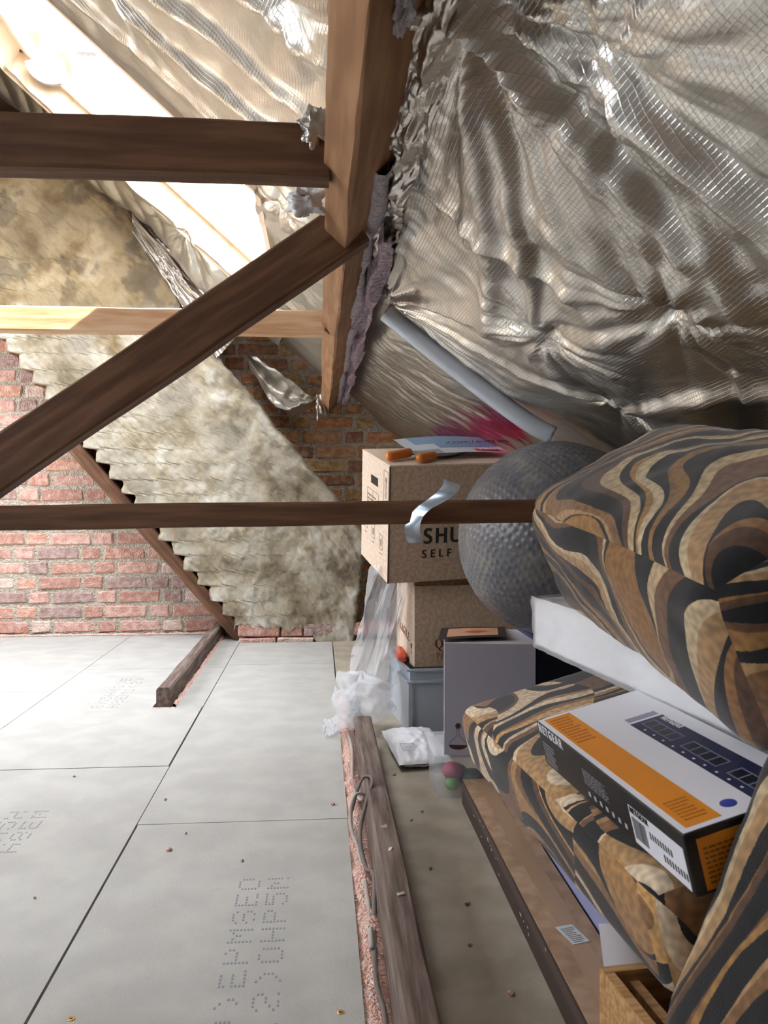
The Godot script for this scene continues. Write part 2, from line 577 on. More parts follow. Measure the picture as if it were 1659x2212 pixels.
# patchwork plush: bands of black, browns and cream that swell, taper and jump at seams
func pattern(sd: int, style: int) -> ImageTexture:
	var s := 1024
	var f := FastNoiseLite.new()
	f.seed = sd
	f.frequency = 1.0
	f.fractal_type = FastNoiseLite.FRACTAL_NONE
	var pal := [hexc("cdb595"), hexc("8c6440"), hexc("a57b4b"), hexc("5d412e"), hexc("b08a5c"), hexc("74523a"), hexc("c79a5f"), hexc("d8c3a4")]
	if style == 1: pal = [hexc("b29a76"), hexc("7d5b3b"), hexc("97703f"), hexc("553c2a"), hexc("a3815a"), hexc("694a33"), hexc("8a6338"), hexc("bba684")]
	var black := hexc("15161a")
	var data := PackedByteArray()
	data.resize(s * s * 3)
	var i := 0
	for y in s:
		var v := float(y) / s
		for x in s:
			var u := float(x) / s
			var w1 := f.get_noise_2d(u * 2.1, v * 2.1)
			var w2 := f.get_noise_2d(u * 1.6 + 40.0, v * 1.6)
			var p := (v * 11.0 if style == 1 else v * 9.0) + 2.4 * w1 + 1.1 * sin(u * 7.0 + 2.0 * w2)
			if style == 0:
				var cell := int(floor(u * 5.0 + 0.5 * w1 + 20.0))
				if cell % 2 == 0: p += 0.55
				p += float(cell) * 3.0
			var k := floori(p)
			var fr := p - k
			var w3 := f.get_noise_2d(u * 3.2 + 7.0, v * 3.2 + k * 3.7)
			var h := (k * 7 + 100 * sd) % 8
			var c: Color = pal[h]
			if fr > 0.58 + 0.55 * w3: c = black
			elif fr < 0.2 + 0.3 * w3: c = pal[(h + 3) % 8]
			var sh := 0.93 + 0.14 * f.get_noise_2d(u * 60.0, v * 60.0)
			data[i] = clampi(int(c.r8 * sh), 0, 255)
			data[i + 1] = clampi(int(c.g8 * sh), 0, 255)
			data[i + 2] = clampi(int(c.b8 * sh), 0, 255)
			i += 3
	return ImageTexture.create_from_image(Image.create_from_data(s, s, false, Image.FORMAT_RGB8, data))

# ---------------------------------------------------------------- floor
func floor_parts() -> void:
	var fl := thing("floor", "grey board floor with butt joints and screw heads", "floor", "", "structure")
	var st := st_new()
	boxc(st, Vector3(-4.6, -0.12, WALL - 0.1), Vector3(1.9, -0.024, 1.9))
	part(fl, "subfloor", st.commit(), M.sub)
	var g := 0.0015
	var xs := [-3.4, -2.78, -2.17, -1.57, -0.975, -0.395, 0.062]
	var cuts := [[-0.9, -2.9], [-1.6, -3.6], [-0.9, -2.9], [-1.6, -3.05], [-0.95, -2.20, -3.44], [-0.60, -1.778, -3.49]]
	cuts[4] = [-0.9, -2.168, -3.44]
	for c in xs.size() - 1:
		var zs: Array = [1.8] + cuts[c] + [WALL + 0.012]
		for k in zs.size() - 1:
			var a: float = zs[k]
			var b: float = zs[k + 1]
			var wide: float = 0.004 if (c == 5 and k < 2) or (c == 4 and k == 2) else g
			if c == 5 and k == 3: b = BREAST + 0.012
			if c == 4 and k == 3:
				# board notched round the floor joist that comes out of the wall
				part(fl, "floor_panel", box_mesh(Vector3(xs[4] + g, -0.018, b + g), Vector3(-0.565, 0, a - g)), M.board)
				part(fl, "floor_panel", box_mesh(Vector3(-0.487, -0.018, b + g), Vector3(xs[5] - g, 0, a - g)), M.board)
				continue
			if c == 4 and k == 2:
				part(fl, "floor_panel", box_mesh(Vector3(xs[4] + g, -0.018, -2.79), Vector3(xs[5] - wide, 0, a - wide)), M.board)
				part(fl, "floor_panel", box_mesh(Vector3(xs[4] + g, -0.018, b + g), Vector3(-0.565, 0, -2.7905)), M.board)
				part(fl, "floor_panel", box_mesh(Vector3(-0.487, -0.018, b + g), Vector3(xs[5] - g, 0, -2.7905)), M.board)
				continue
			part(fl, "floor_panel", box_mesh(Vector3(xs[c] + wide, -0.018, b + g), Vector3(xs[c + 1] - wide * 0.4, 0, a - g)), M.board)
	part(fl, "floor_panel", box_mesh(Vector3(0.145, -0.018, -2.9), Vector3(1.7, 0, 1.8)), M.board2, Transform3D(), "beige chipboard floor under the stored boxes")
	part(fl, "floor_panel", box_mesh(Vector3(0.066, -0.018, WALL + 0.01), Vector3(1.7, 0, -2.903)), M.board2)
	# dotted batch print on two boards, read along the room
	dotted(fl, Vector3(-0.093, 0.0, -0.76), 0.078, 13)
	dotted(fl, Vector3(-0.64, 0.0, -1.66), 0.07, 4)
	dotted(fl, Vector3(-0.72, 0.0, -2.80), 0.07, 8)

func dotted(parent: Node, o: Vector3, pitch: float, n: int) -> void:
	var font := {"0": [14, 17, 17, 17, 17, 17, 14], "1": [4, 12, 4, 4, 4, 4, 14], "2": [14, 17, 1, 6, 8, 16, 31], "5": [31, 16, 30, 1, 1, 17, 14], "8": [14, 17, 17, 14, 17, 17, 14], "T": [31, 4, 4, 4, 4, 4, 4], "(": [2, 4, 8, 8, 8, 4, 2], ")": [8, 4, 2, 2, 2, 4, 8], "H": [17, 17, 17, 31, 17, 17, 17], "M": [17, 27, 21, 21, 17, 17, 17], "E": [31, 16, 16, 30, 16, 16, 31], "P": [30, 17, 17, 30, 16, 16, 16]}
	var lines := ["8M5H(0)EPM8E05T", "H8EM1(2)0HP5M81"]
	var st := st_new()
	var r := RandomNumberGenerator.new()
	r.seed = n
	for l in 2:
		for k in n:
			var gl: Array = font[lines[l][k]]
			for row in 7:
				for col in 5:
					if gl[row] & (16 >> col) and r.randf() < 0.9:
						var x: float = o.x + l * 0.052 + row * 0.0058 - 0.052
						var z: float = o.z - (k * 0.062 + col * 0.0095) * 0.95
						var s := 0.0017
						boxc(st, Vector3(x - s, 0.0, z - s * 1.5), Vector3(x + s, 0.0004, z + s * 1.5))
	var p := part(parent, "printed_marks", st.commit(), plain(hexc("83858b"), 0.8))
	p.set_meta("kind", "stuff")

# ---------------------------------------------------------------- gable wall
func breast_left(y: float) -> float:
	return -0.423 - floorf((y - 0.053) / 0.0755) * 0.0603

func breast_right(y: float) -> float:
	var ks := [[-0.1, 0.16], [0.5, 0.235], [0.56, 0.215], [0.693, 0.103], [1.364, -0.453], [1.637, -0.66], [2.034, -0.874], [3.0, -1.36]]
	for i in ks.size() - 1:
		if y <= ks[i + 1][0]:
			return lerpf(ks[i][1], ks[i + 1][1], (y - ks[i][0]) / (ks[i + 1][0] - ks[i][0]))
	return -1.36

func gable_wall() -> void:
	var w := thing("wall_back", "old brick gable wall with crumbling lime mortar", "wall", "", "structure")
	var st := st_new()
	boxc(st, Vector3(-4.8, -0.1, WALL - 0.30), Vector3(1.9, 3.2, WALL - 0.007))
	part(w, "mortar", st.commit(), M.mortar)
	var str_m := []
	var hd_m := []
	for k in 4:
		str_m.append(cbox(Vector3(0.208, 0.060, 0.06), 0.006, 0.004, k))
		hd_m.append(cbox(Vector3(0.097, 0.060, 0.06), 0.006, 0.004, k + 10))
	var r := RandomNumberGenerator.new()
	r.seed = 5
	var count := 0
	for row in 27:
		var y := 0.012 + row * 0.0765 + 0.032
		var x := -2.06 + (0.0 if row % 2 == 0 else 0.165) + r.randf_range(-0.02, 0.02)
		var head := row % 2 == 1
		while x < 1.0:
			var l := 0.101 if head else 0.214
			var cx := x + l / 2
			var hidden := cx - l / 2 > breast_left(y + 0.04) + 0.22 and cx + l / 2 < breast_right(y - 0.05) - 0.16
			if y > C_ - M_ * cx + 0.1: hidden = true
			if cx < -1.9 and y > 1.3: hidden = true
			if cx > 0.6 and y > 0.6: hidden = true
			if not hidden and count < 298:
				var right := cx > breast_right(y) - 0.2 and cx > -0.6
				var ms: Array = M.tan_bricks if right else M.bricks
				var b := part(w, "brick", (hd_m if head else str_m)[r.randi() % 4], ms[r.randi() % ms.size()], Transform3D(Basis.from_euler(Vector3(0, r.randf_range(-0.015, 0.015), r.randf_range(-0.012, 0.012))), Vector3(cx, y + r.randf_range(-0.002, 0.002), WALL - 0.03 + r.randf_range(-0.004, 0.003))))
				count += 1
			x += l + 0.011 + r.randf_range(-0.002, 0.003)
			head = not head
	# expanding foam along the foot of the wall
	var fm := part(w, "foam_bead", grid(160, 8, func(a: float, b: float) -> Vector3:
		var x := lerpf(-2.0, -0.58, a)
		var rr := 0.008 + 0.007 * n1.get_noise_2d(x * 900, 3) + 0.003 * n1.get_noise_2d(x * 4000, b * 300)
		return Vector3(x, 0.002 + rr * sin(b * PI), WALL + 0.012 + rr * 1.2 * cos(b * PI))), M.foam, Transform3D(), "pink foam along the foot of the wall")

func chimney() -> void:
	var c := thing("chimney_breast", "leaning chimney breast in lumpy yellow grey plaster with stepped brick edge", "chimney", "", "structure")
	# brick core, course by course
	var st := st_new()
	var rows := 31
	for k in rows:
		var y0 := 0.053 + (k - 1) * 0.0755
		var y1 := y0 + 0.0755
		var ym := (y0 + y1) / 2
		if k == 0: y0 = -0.01
		var xl := breast_left(ym) + 0.10
		boxc(st, Vector3(xl, y0, WALL - 0.01), Vector3(minf(breast_right(y0), breast_right(y1)) - 0.012, y1, BREAST - 0.02))
	part(c, "core", st.commit(), M.corbel)
	for k in range(1, rows - 2):
		var y := 0.053 + (k - 0.5) * 0.0755
		var xl := breast_left(y)
		part(c, "brick", cbox(Vector3(0.105, 0.066, absf(WALL - BREAST) - 0.02), 0.004, 0.003, k), M.corbel, at(xl + 0.062, y - 0.002, (WALL + BREAST) / 2 - 0.006))
	# bare bricks where the plaster has fallen at the foot
	var bx := -0.40
	var head := false
	for k in 5:
		var l := 0.20 if not head else 0.10
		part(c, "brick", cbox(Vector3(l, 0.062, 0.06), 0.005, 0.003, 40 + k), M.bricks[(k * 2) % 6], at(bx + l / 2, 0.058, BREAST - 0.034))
		bx += l + 0.012
		head = not head
	bx = -0.40
	for k in 3:
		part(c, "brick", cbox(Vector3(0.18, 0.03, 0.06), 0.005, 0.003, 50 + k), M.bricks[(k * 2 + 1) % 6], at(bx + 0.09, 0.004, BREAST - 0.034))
		bx += 0.19
	# plaster skin, with the brown and sooty stains of the old flue
	var stains := func(a: float, b: float) -> Color:
		var y := lerpf(0.03, 2.42, b)
		var x := lerpf(breast_left(clampf(y, 0.054, 3.0)), breast_right(y), a)
		var p := n1.get_noise_2d(x * 320, y * 320)
		var q := n1.get_noise_2d(x * 900 + 500, y * 900)
		var tone := Color(1, 1, 1)
		tone = tone.lerp(Color(0.66, 0.52, 0.30), sstep(1.42, 1.62, y + 0.35 * p + 0.1 * q) * 0.75)
		tone = tone.lerp(Color(0.36, 0.31, 0.25), sstep(0.22, 0.30, p + 0.35 * q) * sstep(1.5, 1.8, y) * 0.75)
		var e := (breast_right(y) - x)
		tone = tone.lerp(Color(0.42, 0.38, 0.36), sstep(0.0, 0.3, q + 0.4 * p - (e - 0.12) * 1.6) * 0.6)
		tone = tone.lerp(Color(1.25, 1.25, 1.22), sstep(0.22, 0.3, n1.get_noise_2d(x * 700 + 90, y * 700 + 40)) * sstep(1.5, 1.3, y))
		return tone
	M.plaster.vertex_color_use_as_albedo = true
	var nr := 270
	var nc := 150
	part(c, "plaster", grid(nc, nr, func(a: float, b: float) -> Vector3:
		var y := lerpf(0.03, 2.42, b)
		var yl := clampf(y, 0.054, 3.0)
		var xl := breast_left(yl) + 0.012 * n1.get_noise_2d(y * 1500, 7)
		var xr := breast_right(y) + 0.02 * n1.get_noise_2d(y * 700, 70)
		var x := lerpf(xl, xr, a)
		if b < 0.035:
			var low := 0.085 + 0.05 * n1.get_noise_2d(x * 900, 40) + (0.02 if x < -0.22 and x > -0.42 else -0.02) - 0.09 * sstep(-0.1, 0.05, x)
			y = lerpf(low, y, clampf(b / 0.035, 0, 1))
		var h := 0.016 * n1.get_noise_2d(x * 260, y * 260) + 0.008 * absf(n1.get_noise_2d(x * 700 + 50, y * 700)) + 0.003 * n1.get_noise_2d(x * 2600, y * 2600)
		# trowelled ridges that run with the lean of the flue
		var q := x * 0.77 + y * 0.64
		h += 0.011 * absf(n1.get_noise_2d(q * 1300, (y * 0.77 - x * 0.64) * 260 + 300))
		var lip := minf(a, 1.0 - a) * (xr - xl)
		h -= 0.028 * exp(-lip / 0.006)
		return Vector3(x, y, BREAST + h - 0.004), Vector2(1, 1), false, stains), M.plaster)
	# plank under the stepped edge
	var pa := Vector3(-1.245, 1.01, -4.20)
	var pb := Vector3(-0.392, 0.012, -4.20)
	var pl := part(self, "plank", timber(1.30, 0.07, 0.19, 0.002, 3), M.old_wood, along(pa, pb, Vector3(0.78, 0.62, 0)))
	meta(pl, "brown plank propped diagonally under the stepped bricks of the chimney", "plank")

# ---------------------------------------------------------------- room shell
func roof_slab(called: String, label: String, flip: bool, holes: Array, n0: float, n1_: float, m: Material) -> Node3D:
	# holes: [x0, x1, z0, z1]; the slope is cut into strips along z
	var o := thing(called, label, "ceiling", "", "structure")
	var st := st_new()
	var zs := [1.9, WALL - 0.3]
	for h in holes: zs.append_array([h[2], h[3]])
	zs.sort()
	for i in zs.size() - 1:
		var za: float = zs[i]
		var zb: float = zs[i + 1]
		var xr := [[-1.5, 1.75]]
		for h in holes:
			if h[2] <= za + 0.001 and h[3] >= zb - 0.001:
				xr = [[-1.5, h[0]], [h[1], 1.75]]
		for r in xr:
			var p := []
			for n in [n0, n1_]:
				for q in [[r[0], zb], [r[1], zb], [r[1], za], [r[0], za]]:
					var v := roofp(q[0], q[1], n)
					if r[0] == -1.5 and q[0] == -1.5: v = Vector3(-1.5, C_ + 1.35 + n * 1.345, q[1])
					if flip: v.x = -3.0 - v.x
					p.append(v)
			hexa(st, p)
	part(o, "boarding", st.commit(), m)
	return o

func shell() -> void:
	var boards := tri(tex(60, 0.01, [[0.3, hexc("4b382b")], [0.7, hexc("5f4937")]], 256, 4), Vector3(1, 1, 6), 0.8, true)
	roof_slab("ceiling_right", "roof slope behind the silver foil", false, [[-1.38, -0.16, -3.72, -2.13]], 0.17, 0.23, boards)
	roof_slab("ceiling_left", "far roof slope of the attic with two openings", true, [[-0.75, 0.25, -1.45, -0.1], [-0.75, 0.25, -3.8, -2.6]], 0.0, 0.06, boards)
	for k in 2:
		var wn := thing("window_%d" % (k + 2), "roof window in the far slope", "window", "", "structure")
		var z0: float = [-1.45, -3.8][k]
		var z1: float = [-0.1, -2.6][k]
		var p := []
		for n in [0.04, 0.046]:
			for q in [[-0.75, z1], [0.25, z1], [0.25, z0], [-0.75, z0]]:
				var v := roofp(q[0], q[1], n)
				v.x = -3.0 - v.x
				p.append(v)
		var st := st_new()
		hexa(st, p)
		part(wn, "pane", st.commit(), M.glass)
	var wf := thing("wall_front", "brick wall behind the viewpoint", "wall", "", "structure")
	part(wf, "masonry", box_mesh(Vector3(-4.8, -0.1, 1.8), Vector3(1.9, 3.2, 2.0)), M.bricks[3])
	var wl := thing("wall_left", "low wall at the far eaves", "wall", "", "structure")
	part(wl, "masonry", box_mesh(Vector3(-4.7, -0.1, WALL - 0.1), Vector3(-4.5, 0.4, 1.9)), M.mortar)
	var wr := thing("wall_right", "low wall at the near eaves", "wall", "", "structure")
	part(wr, "masonry", box_mesh(Vector3(1.55, -0.1, WALL - 0.1), Vector3(1.75, 0.35, 1.9)), M.mortar)

func roof_window() -> void:
	var w := thing("window_1", "pale pine roof window full of bright sky", "window", "", "structure")
	var z0 := -3.72
	var z1 := -2.13
	var x0 := -1.38
	var x1 := -0.16
	# linings from the foil out to the sash
	var lin := func(a: Array) -> void:
		# a: x0,x1,z0,z1,n0,n1
		var p := []
		for n in [a[4], a[5]]:
			for q in [[a[0], a[3]], [a[1], a[3]], [a[1], a[2]], [a[0], a[2]]]: p.append(roofp(q[0], q[1], n))
		var st := st_new()
		hexa(st, p)
		part(w, "lining_board", st.commit(), M.lining)
	lin.call([x0, x1, z0 - 0.02, z0, -0.01, 0.15])
	lin.call([x0, x1, z1, z1 + 0.02, -0.01, 0.15])
	lin.call([x0 - 0.015, x0, z0, z1, -0.01, 0.15])
	lin.call([x1, x1 + 0.015, z0, z1, -0.01, 0.15])
	# sash
	for a in [[x0, x1, z0, z0 + 0.035], [x0, x1, z1 - 0.035, z1], [x0, x0 + 0.035, z0 + 0.035, z1 - 0.035], [x1 - 0.035, x1, z0 + 0.035, z1 - 0.035]]:
		var p := []
		for n in [0.11, 0.15]:
			for q in [[a[0], a[3]], [a[1], a[3]], [a[1], a[2]], [a[0], a[2]]]: p.append(roofp(q[0], q[1], n))
		var st := st_new()
		hexa(st, p)
		part(w, "sash_rail", st.commit(), M.lining)
	var p := []
	for n in [0.128, 0.134]:
		for q in [[x0 + 0.035, z1 - 0.035], [x1 - 0.035, z1 - 0.035], [x1 - 0.035, z0 + 0.035], [x0 + 0.035, z0 + 0.035]]: p.append(roofp(q[0], q[1], n))
	var st := st_new()
	hexa(st, p)
	part(w, "pane", st.commit(), M.glass)
	# metal bar across the far lining and the grey catch below it
	part(w, "metal_bar", tube([Vector3(-1.36, 2.684, z0 + 0.012), Vector3(-0.98, 2.680, z0 + 0.012)], 0.009, 10), M.steel)
	var cst := st_new()
	var o := Vector3(-1.225, 2.555, z0 + 0.03)
	var arc_o := []
	var arc_i := []
	for k in 9:
		var th := lerpf(PI * 1.05, PI * 1.62, k / 8.0)
		arc_o.append(o + Vector3(cos(th) * 0.115 + 0.06, sin(th) * 0.115 + 0.08, 0))
		arc_i.append(o + Vector3(cos(th) * 0.065 + 0.075, sin(th) * 0.06 + 0.09, 0))
	for k in 8:
		var d := Vector3(0, 0, 0.02)
		hexa(cst, [arc_o[k], arc_o[k + 1], arc_i[k + 1], arc_i[k], arc_o[k] + d, arc_o[k + 1] + d, arc_i[k + 1] + d, arc_i[k] + d])
	part(w, "catch_cover", cst.commit(), plain(hexc("9a9490"), 0.5), Transform3D(), "grey curved plastic catch")

# ---------------------------------------------------------------- foil
var tacks := []
var creases := []

func foil_h(x: float, z: float) -> float:
	var s := x * 1.345
	var h := 0.024 * n1.get_noise_2d(s * 160, z * 160) + 0.003 * n1.get_noise_2d(s * 500 + 90, z * 500)
	for t in tacks:
		var dx: float = (x - t[0]) * 1.345
		var dz: float = z - t[1]
		var r := sqrt(dx * dx + dz * dz)
		if r > 1.2: continue
		var th := atan2(dz, dx)
		var ph: float = th * t[3] * 0.5 + t[4] + 0.3 * n1.get_noise_2d(s * 120 + t[4] * 50, z * 120)
		var wv := 1.0 - 1.9 * absf(sin(ph)) + 0.4 * (1.0 - 2.0 * absf(sin(ph * 2.3 + 1.0)))
		h += t[2] * minf(r / 0.05, 1.0) * exp(-r / t[5]) * wv
		h += 0.020 * exp(-r * r / 0.0016)
	for c in creases:
		var a := Vector2(c[0] * 1.345, c[1])
		var b := Vector2(c[2] * 1.345, c[3])
		var p := Vector2(s, z)
		var q := Geometry2D.get_closest_point_to_segment(p, a, b)
		var d := p.distance_to(q)
		if d < c[4] * 3.0: h += c[5] * exp(-d * d / (c[4] * c[4]))
	return h

func foil(called: String, label: String, x0: Callable, x1: Callable, za: float, zb: float, cell: float, base: Callable, m: Material, colfn = null, width := 1.0) -> MeshInstance3D:
	var nu := int(width * 1.345 / cell)
	var nv := int(absf(zb - za) / cell)
	var me := grid(nu, nv, func(a: float, b: float) -> Vector3:
		var z := lerpf(za, zb, b)
		var x := lerpf(x0.call(z), x1.call(z), a)
		return roofp(x, z, base.call(x, z) + foil_h(x, z)), Vector2(width * 1.345 / 0.19, absf(zb - za) / 0.19), false, colfn)
	var o := part(self, called, me, m)
	meta(o, label, "insulation", "silver foil insulation sheets on the roof slope")
	return o

func foil_sheets() -> void:
	tacks = [[0.165, -0.823, 0.013, 13.0, 0.4, 0.70], [0.275, -0.765, 0.005, 9.0, 1.4, 0.25], [0.40, -1.425, 0.008, 14.0, 2.0, 0.14], [0.465, -1.05, 0.008, 12.0, 3.0, 0.15], [0.17, -1.98, 0.010, 20.0, 0.2, 0.35], [0.56, -1.58, 0.010, 7.0, 0.9, 0.15], [0.60, -0.75, 0.010, 7.0, 0.2, 0.2], [-0.05, -1.15, 0.006, 7.0, 1.0, 0.2], [-0.42, -1.72, 0.004, 7.0, 0.0, 0.35], [-0.10, -2.1, 0.012, 8.0, 0.5, 0.15], [-0.75, -2.0, 0.007, 6.0, 2.5, 0.3], [0.0, -3.1, 0.012, 7.0, 1.5, 0.2], [-0.6, -3.7, 0.012, 8.0, 0.5, 0.25]]
	creases = [[0.165, -0.823, 0.25, -1.35, 0.014, -0.012], [0.165, -0.823, 0.52, -1.0, 0.012, -0.014], [0.165, -0.823, 0.30, -1.15, 0.012, 0.010], [0.165, -0.823, 0.56, -1.12, 0.012, 0.012], [0.165, -0.823, 0.42, -0.90, 0.014, -0.012], [0.275, -0.765, 0.55, -0.70, 0.014, 0.010], [0.275, -0.765, 0.50, -0.92, 0.014, -0.010], [0.165, -0.823, 0.465, -1.05, 0.016, -0.016], [0.165, -0.823, 0.60, -1.15, 0.02, -0.014], [0.165, -0.823, 0.40, -1.425, 0.016, -0.012], [0.165, -0.823, 0.35, -1.6, 0.022, -0.014], [0.275, -0.765, 0.62, -0.80, 0.02, -0.014], [0.40, -1.425, 0.465, -1.05, 0.014, 0.016], [0.17, -1.98, 0.40, -1.425, 0.018, -0.014], [0.17, -1.98, 0.56, -1.58, 0.02, -0.012], [0.13, -1.35, 0.38, -1.2, 0.02, -0.012], [0.56, -1.58, 0.62, -1.0, 0.022, -0.018], [-0.60, -1.72, 0.02, -1.62, 0.022, -0.026], [-0.55, -1.52, 0.03, -1.40, 0.024, -0.024], [-0.75, -1.98, -0.05, -1.86, 0.020, -0.018], [-0.40, -1.30, 0.05, -1.16, 0.022, -0.020], [-0.3, -2.05, 0.05, -1.98, 0.02, -0.016]]
	var k := func(v: float) -> Callable: return func(_z: float) -> float: return v
	var edge := func(x: float, z: float) -> float:
		var e := 0.0
		# crumpled turn-in beside the purlin, slack towards the eaves
		e -= 0.012 * exp(-(x - 0.13) / 0.03) * (1.0 + 1.6 * n1.get_noise_2d(x * 1800, z * 900))
		e += 0.06 * sstep(0.42, 0.62, x) * sstep(-0.7, -1.1, z)
		return e
	foil("foil_sheet", "silver scrim foil pulled into fans of creases right of the purlin", k.call(0.115), k.call(1.12), 1.0, -1.97, 0.0065, edge, M.foil, null, 1.0)
	var low := func(x: float, z: float) -> float: return 0.03 + 0.012 * absf(n1.get_noise_2d(x * 160 + z * 150, z * 900 - x * 500)) + 0.07 * sstep(0.3, 0.65, x) - 0.025 * sstep(-2.2, -1.95, z) * sstep(0.4, 0.2, x)
	var cf := func(a: float, b: float) -> Color:
		var x := lerpf(0.115, 1.15, a)
		var z := lerpf(-1.93, -4.27, b)
		var streak := n1.get_noise_2d(x * 260 + z * 90, z * 1500)
		var c := Color(0.62, 0.59, 0.54)
		var f := sstep(0.085, 0.04, absf(x - 0.525 + 0.09 * streak)) * sstep(-2.33, -2.42, z - 0.2 * streak) * sstep(-4.2, -4.0, z)
		var pk := Color(0.70, 0.02, 0.22) if z > -2.9 + 0.5 * streak else Color(0.45, 0.06, 0.34)
		c = c.lerp(pk, clampf(f, 0.0, 1.0) * 0.92)
		if x > 0.575 + 0.05 * streak and z > -2.36: c = c.lerp(Color(0.62, 0.68, 0.74), 0.7)
		return c
	foil("foil_sheet", "lower foil sheet with pink and purple print behind the boxes", k.call(0.115), k.call(1.15), -1.93, -4.27, 0.009, low, M.foil_print, cf, 1.0)
	var z0 := func(_x: float, _z: float) -> float: return 0.0
	foil("foil_sheet", "creased silver foil left of the purlin above the near tie beam", k.call(-1.42), k.call(0.085), 1.0, -2.10, 0.011, z0, M.foil, null, 1.505)
	foil("foil_sheet", "silver foil between the purlin and the roof window", k.call(-0.165), k.call(0.10), -2.10, -4.10, 0.010, func(x: float, z: float) -> float: return -0.02 * sstep(-3.4, -3.9, z), M.foil, null, 0.265)
	# beyond the window: slack strip sagging down the gable
	foil("foil_sheet", "slack foil strip sagging between roof window and plastered chimney", k.call(-1.5), k.call(-0.15), -3.70, -4.00, 0.006, func(x: float, z: float) -> float: return -0.075 * sstep(-3.70, -3.96, z) - 0.02 * sin(x * 11.0 + 1.0) * sstep(-3.70, -3.9, z) - 0.012 * absf(sin(x * 31.0 + z * 9.0)) * sstep(-3.70, -3.8, z), M.foil, null, 1.35)
	foil("foil_sheet", "silver foil above the roof window up to the ridge", k.call(-1.5), k.call(-1.385), -2.10, -3.72, 0.02, z0, M.foil, null, 0.115)
	# loose foil end tucked behind the slack strip
	var bk := part(self, "foil_flap", grid(30, 24, func(a: float, b: float) -> Vector3:
		var hi := Vector3(-0.90, 2.09, -4.01).lerp(Vector3(-0.36, 1.55, -4.02), b)
		var lo := Vector3(-0.90, 2.00, -4.03).lerp(Vector3(-0.50, 1.40, -4.03), b)
		return hi.lerp(lo, a) + Vector3(0, 0, 0.03) * n1.get_noise_2d(a * 160 + b * 200, b * 420 - a * 300)), M.foil_edge)
	meta(bk, "loose foil end tucked in shadow against the chimney plaster", "insulation")
	# loose scrap hanging below the far collar beside the purlin
	var sc := part(self, "foil_scrap", grid(40, 20, func(a: float, b: float) -> Vector3:
		var p := Vector3(lerpf(-0.36, 0.02, a), lerpf(1.46 - 0.28 * a, 1.40 - 0.14 * a - 0.10 * sin(a * PI), b), -4.15 + 0.05 * sin(b * 7.0 + a * 4.0))
		p.y -= 0.09 * sin(a * PI) * b
		return p + Vector3(0, 0.02, 0.02) * n1.get_noise_2d(a * 400, b * 300), Vector2(2, 1)), M.foil)
	meta(sc, "silver foil scrap drooping over the bricks below the far collar", "insulation")
	# wool layer and crumpled edge that show beside the purlin
	var wl := part(self, "wool_edge", grid(10, 260, func(a: float, b: float) -> Vector3:
		var z := lerpf(-1.25, -4.2, b)
		var r := 0.014 * (1.0 + 0.9 * n1.get_noise_2d(z * 260, 11) + 0.22 * n1.get_noise_2d(z * 1600, a * 200))
		var th := a * TAU
		return Vector3(0.098 + 0.01 * n1.get_noise_2d(z * 300, 60) + cos(th) * r, 1.235 - 0.012 + sin(th) * r * 1.3, z), Vector2(1, 1), true), M.wool)
	meta(wl, "grey fluffy wool layer of the insulation along the purlin", "insulation")
	var mv := part(self, "insulation_edge", grid(14, 160, func(a: float, b: float) -> Vector3:
		var z := lerpf(-1.5, -4.2, b)
		var x := lerpf(0.105, 0.165, a)
		return roofp(x, z, -0.035 - 0.012 * sin(a * 9.0 + 4.0 * n1.get_noise_2d(z * 200, 4)) - 0.02 * n1.get_noise_2d(z * 350, a * 200))), M.mauve)
	meta(mv, "mauve and grey layers of cut insulation edge below the brace", "insulation")
	var ce := part(self, "insulation_edge", grid(24, 260, func(a: float, b: float) -> Vector3:
		var z := lerpf(-0.6, -1.98, b)
		var x := lerpf(0.108, 0.160, a)
		return roofp(x, z, -0.012 - 0.018 * n1.get_noise_2d(z * 420 + 70, a * 150) * (0.4 + a) - 0.012 * sin(a * PI) - 0.010 * absf(n1.get_noise_2d(z * 900, a * 260)))), M.foil_edge)
	meta(ce, "crumpled silver foil edge folded back beside the purlin", "insulation")
	var ro := part(self, "foil_tube", tube([Vector3(0.165, 1.165, -2.0), Vector3(0.33, 1.03, -1.98), Vector3(0.49, 0.905, -1.95), Vector3(0.565, 0.858, -1.93)], 0.023, 14), M.satin)
	meta(ro, "smooth pale blue grey rolled edge between the two foil sheets", "insulation")

